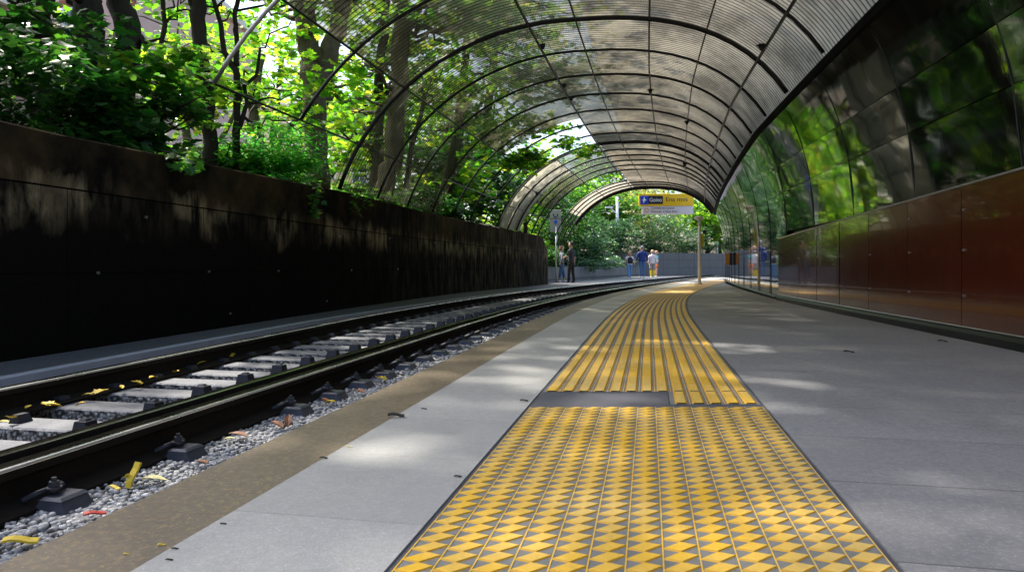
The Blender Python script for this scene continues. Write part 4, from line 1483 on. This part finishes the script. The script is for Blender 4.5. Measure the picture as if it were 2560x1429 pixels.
# stop sign on its pole beside the couple
ps_y = 28.4
p = at(1390.5, 703, ps_y)
st = thing('stop_sign', (p.x, p.y, -.14), 'grey white sign plate with symbols on a pole by the dark wall', 'sign')
b = MB(); b.tube([(p.x, p.y, -.14), (p.x, p.y, at(0, 566, ps_y).z)], .034, 10); b.build('pole', M['alu'], st, True)
a = at(1375, 580, ps_y); c = at(1402.5, 524, ps_y)
cx, cz, ww, hh = (a.x + c.x) / 2, (a.z + c.z) / 2, c.x - a.x, c.z - a.z
b = MB(); b.box((cx, p.y + .05, cz), (ww, .03, hh), None, .008); pl_ = b.build('plate', M['signgrey'], st)
b = MB()
arc = [(cx - .0 + .092 * math.cos(R(t_)), p.y + .028, at(0, 537, ps_y).z + .092 * math.sin(R(t_))) for t_ in range(150, 391, 20)]
b.tube(arc, .019, 6); b.build('symbol', M['ink'], pl_)
b = MB(); zz = at(0, 546, ps_y).z; b.box((cx, p.y + .03, zz), (ww * .88, .012, .02)); b.build('divider', M['ink'], pl_)
b = MB(); zz = at(0, 553.5, ps_y).z
b.ball((cx + .01, p.y + .03, zz), .07, 8, (1, .25, 1)); b.frustum((cx + .01, p.y + .03, zz - .13), (.03, .02), (.09, .02), .09); b.build('emblem', M['blue'], pl_)
text('Laca', .13, (cx, p.y + .03, at(0, 564, ps_y).z), pl_, M['ink'], 'lettering', 'CENTER')

# ------------------------------------------------------------------ fallen leaves and scraps
def scrap(px, py, h, mat, size, label, cat, shape='leaf', rot=0., tilt=.2, name='fallen_leaf', group=None):
    """lies where the photo shows it; h = camera height above the surface"""
    y = h * F / (py - HY)
    p = Vector(((px - CX) / F * y, y, CAMH - h))
    V, Tq = LT['oval' if shape == 'leaf' else 'maple']
    b = MB()
    if shape in ('leaf', 'maple'):
        m = Matrix.Rotation(rot, 3, 'Z') @ Matrix.Rotation(tilt, 3, 'X')
        for layer, dz in ((0, .006), (1, .0035)):
            n = len(b.v)
            for v in V: b.v.append(tuple(m @ (Vector(v) * size + Vector((0, -.4 * size, 0))) + Vector((0, 0, dz + size * .18))))
            for f in Tq: b.face([n + i for i in (f if layer == 0 else f[::-1])])
    else:
        m = Matrix.Rotation(rot, 3, 'Z') @ Matrix.Rotation(tilt, 3, 'Y')
        rows = []
        for k in range(5):
            u = (k / 4 - .5) * size
            rows.append([m @ Vector((u, -size * .14, .05 * size * math.sin(k * 1.3) + .2 * size)), m @ Vector((u, size * .14, .05 * size * math.sin(k * 1.3) + .24 * size)),
                         m @ Vector((u, size * .13, .05 * size * math.sin(k * 1.3) + .16 * size)), m @ Vector((u, -size * .13, .05 * size * math.sin(k * 1.3) + .12 * size))])
        b.grid(rows, close=True); b.face([0, 1, 2, 3]); n = len(b.v); b.face([n - 1, n - 2, n - 3, n - 4])
    o = b.build(name, M[mat], None, False, (0, 0, 0))
    o.location = p
    return tag(o, label, cat, group)


HG = .63      # gravel below the eye
scrap(343, 1188, .61, 'fall_yellow', .075, 'upright yellow leaf piece stuck in the gravel by the rail', 'leaf', 'strip', R(60), -1.2)
scrap(378, 1208, HG, 'fall_pale', .075, 'pale cream leaf lying flat on gravel beside the upright yellow piece', 'leaf', 'leaf', R(-80), .1)
scrap(318, 1192, .61, 'fall_yellow', .03, 'small curled yellow sliver left of the upright yellow piece', 'leaf', 'strip', R(140), .5)
scrap(286, 1222, .61, 'fall_yellow', .035, 'yellow sliver on gravel above the second rail chair', 'leaf', 'strip', R(-20), .1)
scrap(50, 1362, HG, 'fall_yellow', .07, 'yellow leaf on gravel in the bottom left corner', 'leaf', 'strip', R(20), .1)
scrap(236, 1290, HG, 'fall_red', .05, 'thin red scrap on gravel beside the nearest rail chair', 'scrap', 'strip', R(40), .1, 'litter_scrap')
scrap(508, 1163, HG, 'fall_brown', .05, 'brown leaf on gravel between the two nearest rail chairs', 'leaf', 'leaf', R(70), .3)
scrap(600, 1096, HG, 'fall_brown', .08, 'large rusty brown leaf beside a pale one on gravel', 'leaf', 'leaf', R(75), .3)
scrap(575, 1102, HG, 'fall_pale', .04, 'small pale leaf beside the rusty brown one', 'leaf', 'leaf', R(95), .2)
scrap(697, 1070, HG, 'fall_brown', .07, 'dark brown folded leaf midway along the gravel', 'leaf', 'leaf', R(60), .5)
scrap(720, 1062, HG, 'fall_brown', .06, 'upright brown leaf right of the folded one on gravel', 'leaf', 'leaf', R(10), 1.0)
scrap(828, 1010, HG, 'fall_yellow', .06, 'yellow leaf on gravel beside a brown one near third chair', 'leaf', 'leaf', R(80), .2)
scrap(815, 1008, HG, 'fall_brown', .06, 'brown leaf left of the yellow one near third chair', 'leaf', 'leaf', R(50), .5)
scrap(955, 952, HG, 'fall_yellow', .07, 'orange yellow leaf on gravel between distant rail chairs', 'leaf', 'maple', R(80), .5)
scrap(900, 985, HG, 'fall_brown', .08, 'brown leaf at the brown edging near distant rail chairs', 'leaf', 'leaf', R(60), .3)
scrap(403, 1363, CAMH, 'fall_yellow', .014, 'tiny yellow fleck on brown edging, nearest the light paving', 'leaf', 'strip', R(20), .1)
scrap(315, 1385, CAMH, 'fall_yellow', .010, 'tiniest yellow fleck on brown edging at bottom', 'leaf', 'strip', R(10), .1)
scrap(872, 1117, CAMH, 'fall_pale', .016, 'tiny pale fleck on light paving near the brown edging', 'scrap', 'strip', R(0), .1, 'litter_scrap')
# yellow leaves gathered against the left rail between sleepers
for i, (px, py) in enumerate([(70, 1022), (118, 1016), (140, 1020), (28, 1048), (215, 992), (250, 986), (305, 972), (345, 962), (385, 948), (440, 932), (500, 912), (575, 892), (12, 1060), (650, 872), (720, 858), (200, 1015)]):
    scrap(px, py, .62, 'fall_yellow', .045 + .014 * (i % 3), 'yellow maple leaf lying against the left rail between sleepers', 'leaf', 'maple' if i % 2 else 'leaf', R(i * 67), .3 + .1 * (i % 4), 'fallen_leaf', 'yellow leaves along the left rail')
for i, (px, py, s) in enumerate([(990, 1043, .055), (809, 1146, .02), (437, 1372, .012), (423, 1400, .012), (558, 1310, .012), (1144, 1192, .018), (2122, 882, .06), (2356, 855, .06), (1060, 1023, .02), (1310, 1003, .03)]):
    labs = ['long black sliver lying across the brown and light paving line', 'dark crumb on light paving left of the long sliver']
    o = scrap(px, py, CAMH, 'speck', s, labs[0] if i == 0 else 'dark crumb of litter lying on grey platform paving', 'scrap', 'strip', R(8), .05, 'litter_scrap', None if i == 0 else 'dark crumbs on the platform')

# ------------------------------------------------------------------ people
SKIN = simple('skin', (.52, .30, .21), .5, var=.08)
def cloth(name, c): return simple('cloth_' + name, c, .85, var=.22, scale=9)


def skin_mesh(name, pts, edges, rad, mat, parent, sub=2, extra=None):
    me = bpy.data.meshes.new(name); me.from_pydata([tuple(p) for p in pts], edges, [])
    ob = bpy.data.objects.new(name + '_tmp', me); COL.objects.link(ob)
    ob.modifiers.new('s', 'SKIN')
    sv = me.skin_vertices[0].data
    for i, r in enumerate(rad):
        sv[i].radius = (r, r) if not hasattr(r, '__len__') else r
        sv[i].use_root = (i == 0)
    ss = ob.modifiers.new('u', 'SUBSURF'); ss.levels = sub; ss.render_levels = sub
    dg = bpy.context.evaluated_depsgraph_get(); dg.update()
    ev = ob.evaluated_get(dg)
    m2 = bpy.data.meshes.new_from_object(ev)
    bpy.data.objects.remove(ob)
    if extra:
        bm = bmesh.new(); bm.from_mesh(m2)
        tmp = bpy.data.meshes.new('x'); tmp.from_pydata(extra.v, [], extra.f); bm.from_mesh(tmp); bm.to_mesh(m2); bm.free()
        bpy.data.meshes.remove(tmp)
    m2.materials.clear(); m2.materials.append(mat)
    m2.polygons.foreach_set('use_smooth', [True] * len(m2.polygons))
    o = bpy.data.objects.new(name, m2); COL.objects.link(o); o.parent = parent
    return o


def person(loc, H, face, label, top, bottoms, hair, hairlen, shoe, sleeve=1.0, leglen=1.0, stride=(.04, -.03), arms=None, lean=0., build_=1., socks=None, group='people at the tunnel mouth', bag=None, hem=.50):
    """loc feet position; face = heading (rad, 0 = looking along +Y); joints in units of height"""
    root = thing('person', loc, label, 'person', group)
    root.rotation_euler = (0, 0, face)
    h = H
    w = build_
    arms = arms or [((-.145, .0, .64), (-.15, .05, .50)), ((.145, .0, .64), (.15, .05, .50))]
    J = {}
    J['pelvis'] = (0, 0, .53); J['waist'] = (0, .0, .62); J['chest'] = (0, .0 + lean * .5, .735); J['neckb'] = (0, lean, .815); J['neck'] = (0, lean + .004, .85)
    J['jaw'] = (0, lean + .010, .885); J['head'] = (0, lean + .008, .93); J['crown'] = (0, lean + .004, .965)
    for i, s in enumerate((-1, 1)):
        J['sh%d' % i] = (s * .098 * w, lean * .9, .79)
        J['el%d' % i], J['wr%d' % i] = arms[i]
        e, wv = Vector(J['el%d' % i]), Vector(J['wr%d' % i])
        J['ha%d' % i] = tuple(wv + (wv - e).normalized() * .035)
        st_ = stride[i]
        J['hip%d' % i] = (s * .052 * w, 0, .50); J['kn%d' % i] = (s * .052, st_ * .55 + .012, .275); J['an%d' % i] = (s * .05, st_, .045)
    names = list(J); idx = {n: i for i, n in enumerate(names)}
    P = [Vector(J[n]) * h for n in names]
    E = [('pelvis', 'waist'), ('waist', 'chest'), ('chest', 'neckb'), ('neckb', 'neck'), ('neck', 'jaw'), ('jaw', 'head'), ('head', 'crown')]
    for i in '01':
        E += [('chest', 'sh' + i), ('sh' + i, 'el' + i), ('el' + i, 'wr' + i), ('wr' + i, 'ha' + i), ('pelvis', 'hip' + i), ('hip' + i, 'kn' + i), ('kn' + i, 'an' + i)]
    rad = {'pelvis': .046, 'waist': .042, 'chest': .042, 'neckb': .034, 'neck': .036, 'jaw': .050, 'head': .066, 'crown': .048}
    for i in '01': rad.update({'sh' + i: .024, 'el' + i: .024, 'wr' + i: .017, 'ha' + i: .018, 'hip' + i: .038, 'kn' + i: .034, 'an' + i: .022})
    ex = MB()
    hd = Vector(J['head']) * h
    ex.ball(tuple(hd + Vector((0, .003 * h, 0))), .0555 * h, 10, (.86, 1.0, 1.2))
    ex.frustum(hd + Vector((0, .052 * h, -.016 * h)), (.016 * h, .016 * h), (.008 * h, .006 * h), .022 * h)       # nose
    for s in (-1, 1): ex.ball(tuple(hd + Vector((s * .049 * h, 0, -.006 * h))), .014 * h, 6, (.4, .8, 1.2))        # ears
    for i, s in ((0, -1), (1, 1)):
        e, wv, ha = (Vector(J[k % i]) * h for k in ('el%d', 'wr%d', 'ha%d'))
        d = (ha - wv).normalized(); sd = d.cross(Vector((1, 0, 0)))
        sd = sd.normalized() if sd.length > .1 else Vector((0, 1, 0)); nn = d.cross(sd)
        for q, (o_, L) in enumerate(((-.014, .034), (-.005, .040), (.004, .038), (.013, .030))):
            a = ha + sd * o_ * h; ex.tube([a, a + d * L * .5 * h, a + d * L * .85 * h + nn * .008 * h * -s], [.0055 * h, .005 * h, .004 * h], 5)
        a = wv + d * .012 * h; ex.tube([a, a + sd * .022 * h + d * .012 * h, a + sd * .024 * h + d * .03 * h], [.006 * h, .0055 * h, .0045 * h], 5)
    skin_mesh('body', P, [(idx[a], idx[c]) for a, c in E], [rad[n] * h * (w if n in ('pelvis', 'waist', 'chest') else 1) for n in names], SKIN, root, 2, ex)

    def mid(a, b_, t): return Vector(J[a]).lerp(Vector(J[b_]), t)

    def loft(b, rings, n=14):
        rows = []
        for (x, y, z, a, d) in rings:
            rows.append([(h * (x + a * math.cos(2 * math.pi * k / n)), h * (y + d * math.sin(2 * math.pi * k / n)), h * z) for k in range(n)])
        c0 = len(b.v); b.grid(rows, close=True)
        b.face(list(range(c0 + n - 1, c0 - 1, -1))); e = c0 + n * (len(rows) - 1); b.face(list(range(e, e + n)))

    def limb_tube(b, pts, rr):
        """smooth tapered sleeve or leg through joints"""
        P_, R_ = [], []
        for q in range(len(pts) - 1):
            for m in range(4):
                t = m / 4; P_.append(Vector(pts[q]).lerp(Vector(pts[q + 1]), t)); R_.append(rr[q] + (rr[q + 1] - rr[q]) * t)
        P_.append(Vector(pts[-1])); R_.append(rr[-1])
        for _ in range(2):
            P_ = [P_[0]] + [(P_[q - 1] + P_[q] * 2 + P_[q + 1]) / 4 for q in range(1, len(P_) - 1)] + [P_[-1]]
        b.tube([p_ * h for p_ in P_], [r_ * h for r_ in R_], 10)

    def part(name, b, mat):
        me = bpy.data.meshes.new(name); me.from_pydata([tuple(v) for v in b.v], [], b.f); me.materials.append(mat)
        me.polygons.foreach_set('use_smooth', [True] * len(me.polygons))
        o = bpy.data.objects.new(name, me); COL.objects.link(o); o.parent = root
        return o
    b = MB(); L = lambda z: lean * max(0., (z - .6) / .2)
    loft(b, [(0, L(z), z, a * w if z < .82 else a, d * (1 + (w - 1) * .6)) for z, a, d in
             ((hem, .093, .064), (hem + .03, .094, .066), (.60, .086, .060), (.66, .090, .062), (.72, .100, .067), (.765, .108, .064), (.795, .104, .054), (.815, .080, .045), (.828, .048, .040), (.838, .037, .036))])
    for i in '01':
        sh = Vector(J['sh' + i]) + Vector((-.012 if i == '1' else .012, 0, -.012))
        if sleeve <= .6: limb_tube(b, [sh, mid('sh' + i, 'el' + i, min(.95, sleeve * 1.5))], [.041, .036])
        else: limb_tube(b, [sh, J['el' + i], mid('el' + i, 'wr' + i, (sleeve - .5) * 1.9)], [.041, .033, .026])
    part('top', b, top)
    b = MB()
    loft(b, [(0, 0, z, a * w, d) for z, a, d in ((.462, .070, .052), (.48, .086, .060), (.51, .090, .063), (.54, .084, .058), (.57, .078, .054))])
    for i in '01':
        hp = Vector(J['hip' + i]) + Vector((0, 0, -.005))
        if leglen > .55: limb_tube(b, [hp, J['kn' + i], mid('kn' + i, 'an' + i, (leglen - .5) * 2)], [.056, .043, .035])
        else: limb_tube(b, [hp, mid('hip' + i, 'kn' + i, leglen * 2)], [.056, .050])
    part('trousers' if leglen > .6 else 'shorts', b, bottoms)
    if socks is not None:
        for i in '01':
            b = MB(); limb_tube(b, [mid('kn' + i, 'an' + i, -.05), mid('kn' + i, 'an' + i, .45), J['an' + i]], [.041, .040, .030]); part('legging', b, socks)
    for i in (0, 1):
        a = Vector(J['an%d' % i])
        skin_mesh('shoe', [Vector((a.x, a.y - .022, .022)) * h, Vector((a.x, a.y + .02, .022)) * h, Vector((a.x * 1.1, a.y + .085, .016)) * h], [(0, 1), (1, 2)], [.030 * h, .030 * h, .024 * h], shoe, root, 2)
    b = MB()
    b.ball((0, (lean - .012) * h, .948 * h), .0585 * h, 10, (.93, 1.04, .98))
    if hairlen > 0:
        loft(b, [(0, lean - .022, .955, .052, .045), (0, lean - .03, .92, .058, .042), (0, lean - .036, .90 - hairlen * .4, .062, .038), (0, lean - .040, .90 - hairlen * .8, .055, .032), (0, lean - .042, .90 - hairlen, .036, .02)])
    part('hair', b, hair)
    if bag is not None:
        b = MB(); loft(b, [(0, -.075, z, a, d) for z, a, d in ((.545, .075, .035), (.56, .092, .05), (.63, .098, .058), (.71, .090, .054), (.765, .070, .042), (.785, .045, .028))])
        for sx in (-1, 1): b.tube([Vector((sx * .05, -.07, .76)) * h, Vector((sx * .062, -.01, .825)) * h, Vector((sx * .064, .05, .77)) * h], .009 * h, 6)
        part('backpack', b, bag)
    return root


white_shoe = cloth('white_shoe', (.72, .70, .68)); dark_shoe = cloth('dark_shoe', (.03, .03, .035))
brown_hair = cloth('brown_hair', (.10, .045, .02)); black_hair = cloth('black_hair', (.015, .012, .012)); grey_hair = cloth('grey_hair', (.22, .23, .25)); blond = cloth('blond_hair', (.50, .30, .13)); auburn = cloth('auburn_hair', (.36, .19, .09))
jeans = cloth('jeans', (.055, .12, .26)); pale_jeans = cloth('pale_jeans', (.12, .25, .46)); black_c = cloth('black', (.010, .010, .011)); grey_c = cloth('grey', (.17, .18, .22)); char = cloth('charcoal', (.025, .03, .035))
navy = cloth('navy', (.015, .035, .16)); whitec = cloth('white', (.72, .62, .62)); khaki = cloth('khaki', (.30, .26, .23)); yel = cloth('yellow', (.85, .58, .02)); teal = cloth('teal', (.01, .20, .23)); orang = cloth('orange', (.62, .17, .05)); inknavy = cloth('ink_navy', (.012, .014, .03))

q = at(1404, 704, 29.2)
person((q.x, q.y, walk_z(29.2)), 1.57, R(-80), 'woman in grey top and cropped jeans facing the man by the signpost', grey_c, jeans, brown_hair, .03, white_shoe, 1.0, .82, (.09, -.09),
       [((-.14, .05, .66), (-.07, .16, .63)), ((.15, -.02, .65), (.16, -.07, .53))], hem=.51)
q = at(1428, 707, 28.3)
person((q.x, q.y, walk_z(28.3)), 1.70, R(60), 'man in black trousers and charcoal shirt facing the woman by the signpost', char, black_c, black_hair, 0, dark_shoe, .6, 1.0, (.05, -.05),
       [((-.15, .03, .65), (-.09, .14, .62)), ((.16, -.02, .64), (.18, .0, .50))], build_=1.12)
q = at(1574, 695, 37.2)
person((q.x, q.y, walk_z(37.2)), 1.46, R(8), 'woman with wavy fair brown hair carrying a dark backpack, walking away', whitec, pale_jeans, auburn, .10, white_shoe, .4, 1.0, (-.10, .10),
       [((-.17, -.02, .66), (-.22, .03, .55)), ((.17, -.02, .66), (.18, -.03, .53))], build_=1.1, bag=inknavy)
q = at(1605, 693, 39.2)
person((q.x, q.y, walk_z(39.2)), 1.82, R(5), 'tall grey haired man in navy jacket and blue jeans walking away', navy, jeans, grey_hair, 0, white_shoe, 1.0, 1.0, (.03, -.04),
       [((-.165, -.02, .645), (-.15, .05, .53)), ((.165, -.02, .645), (.175, .03, .51))], build_=1.25, hem=.50)
q = at(1631, 693, 39.6)
person((q.x, q.y, walk_z(39.6)), 1.60, R(172), 'person in white top, khaki shorts and yellow leggings facing the camera', whitec, khaki, blond, 0, white_shoe, .95, .5, (.02, .03),
       [((-.15, .0, .645), (-.16, .03, .50)), ((.15, .0, .645), (.14, .06, .52))], build_=1.1, socks=yel)
q = at(1641, 692, 40.6)
person((q.x, q.y, walk_z(40.6)), 1.57, R(120), 'fair haired person in teal top and orange shorts behind the white top', teal, orang, blond, .04, white_shoe, .6, .32, (.04, -.04),
       [((-.13, .02, .65), (-.12, .07, .53)), ((.14, .0, .65), (.15, .0, .5))], build_=.95)

# ------------------------------------------------------------------ light, sky, camera
S = Vector((-.52, .34, .92)).normalized()          # towards the sun
el = math.asin(S.z); az = math.atan2(S.x, S.y)
w = bpy.data.worlds.new('World'); SC.world = w; w.use_nodes = True
nt = w.node_tree; nt.nodes.clear()
o = nt.nodes.new('ShaderNodeOutputWorld'); bg = nt.nodes.new('ShaderNodeBackground'); sk = nt.nodes.new('ShaderNodeTexSky')
sk.sky_type = 'NISHITA'; sk.sun_disc = False; sk.sun_elevation = el; sk.sun_rotation = az; sk.air_density = 1.0; sk.dust_density = 4.0; sk.ozone_density = 1.0
bg.inputs['Strength'].default_value = .15
nt.links.new(sk.outputs[0], bg.inputs[0]); nt.links.new(bg.outputs[0], o.inputs[0])
sun = bpy.data.lights.new('sun', 'SUN'); sun.energy = 3.1; sun.angle = R(1.2); sun.color = (1, .95, .86)
so = bpy.data.objects.new('sun', sun); COL.objects.link(so)
so.rotation_euler = (-S).to_track_quat('-Z', 'Y').to_euler()

cam = bpy.data.cameras.new('camera'); co = bpy.data.objects.new('camera', cam); COL.objects.link(co)
co.location = (0, 0, CAMH); co.rotation_euler = (R(90), 0, 0)
cam.sensor_width = 36; cam.lens = 36 * F / 2560; cam.clip_end = 600; cam.clip_start = .05
cam.shift_y = -(714.5 - HY) / 2560
SC.camera = co

SC.view_settings.view_transform = 'Standard'; SC.view_settings.look = 'None'; SC.view_settings.gamma = 1
SC.view_settings.use_curve_mapping = False
SC.view_settings.exposure = 1.5
SC.render.engine = 'CYCLES'
cy = SC.cycles
cy.use_denoising = True
cy.max_bounces = 8; cy.diffuse_bounces = 4; cy.glossy_bounces = 4; cy.transmission_bounces = 6; cy.transparent_max_bounces = 16
cy.sample_clamp_indirect = 6
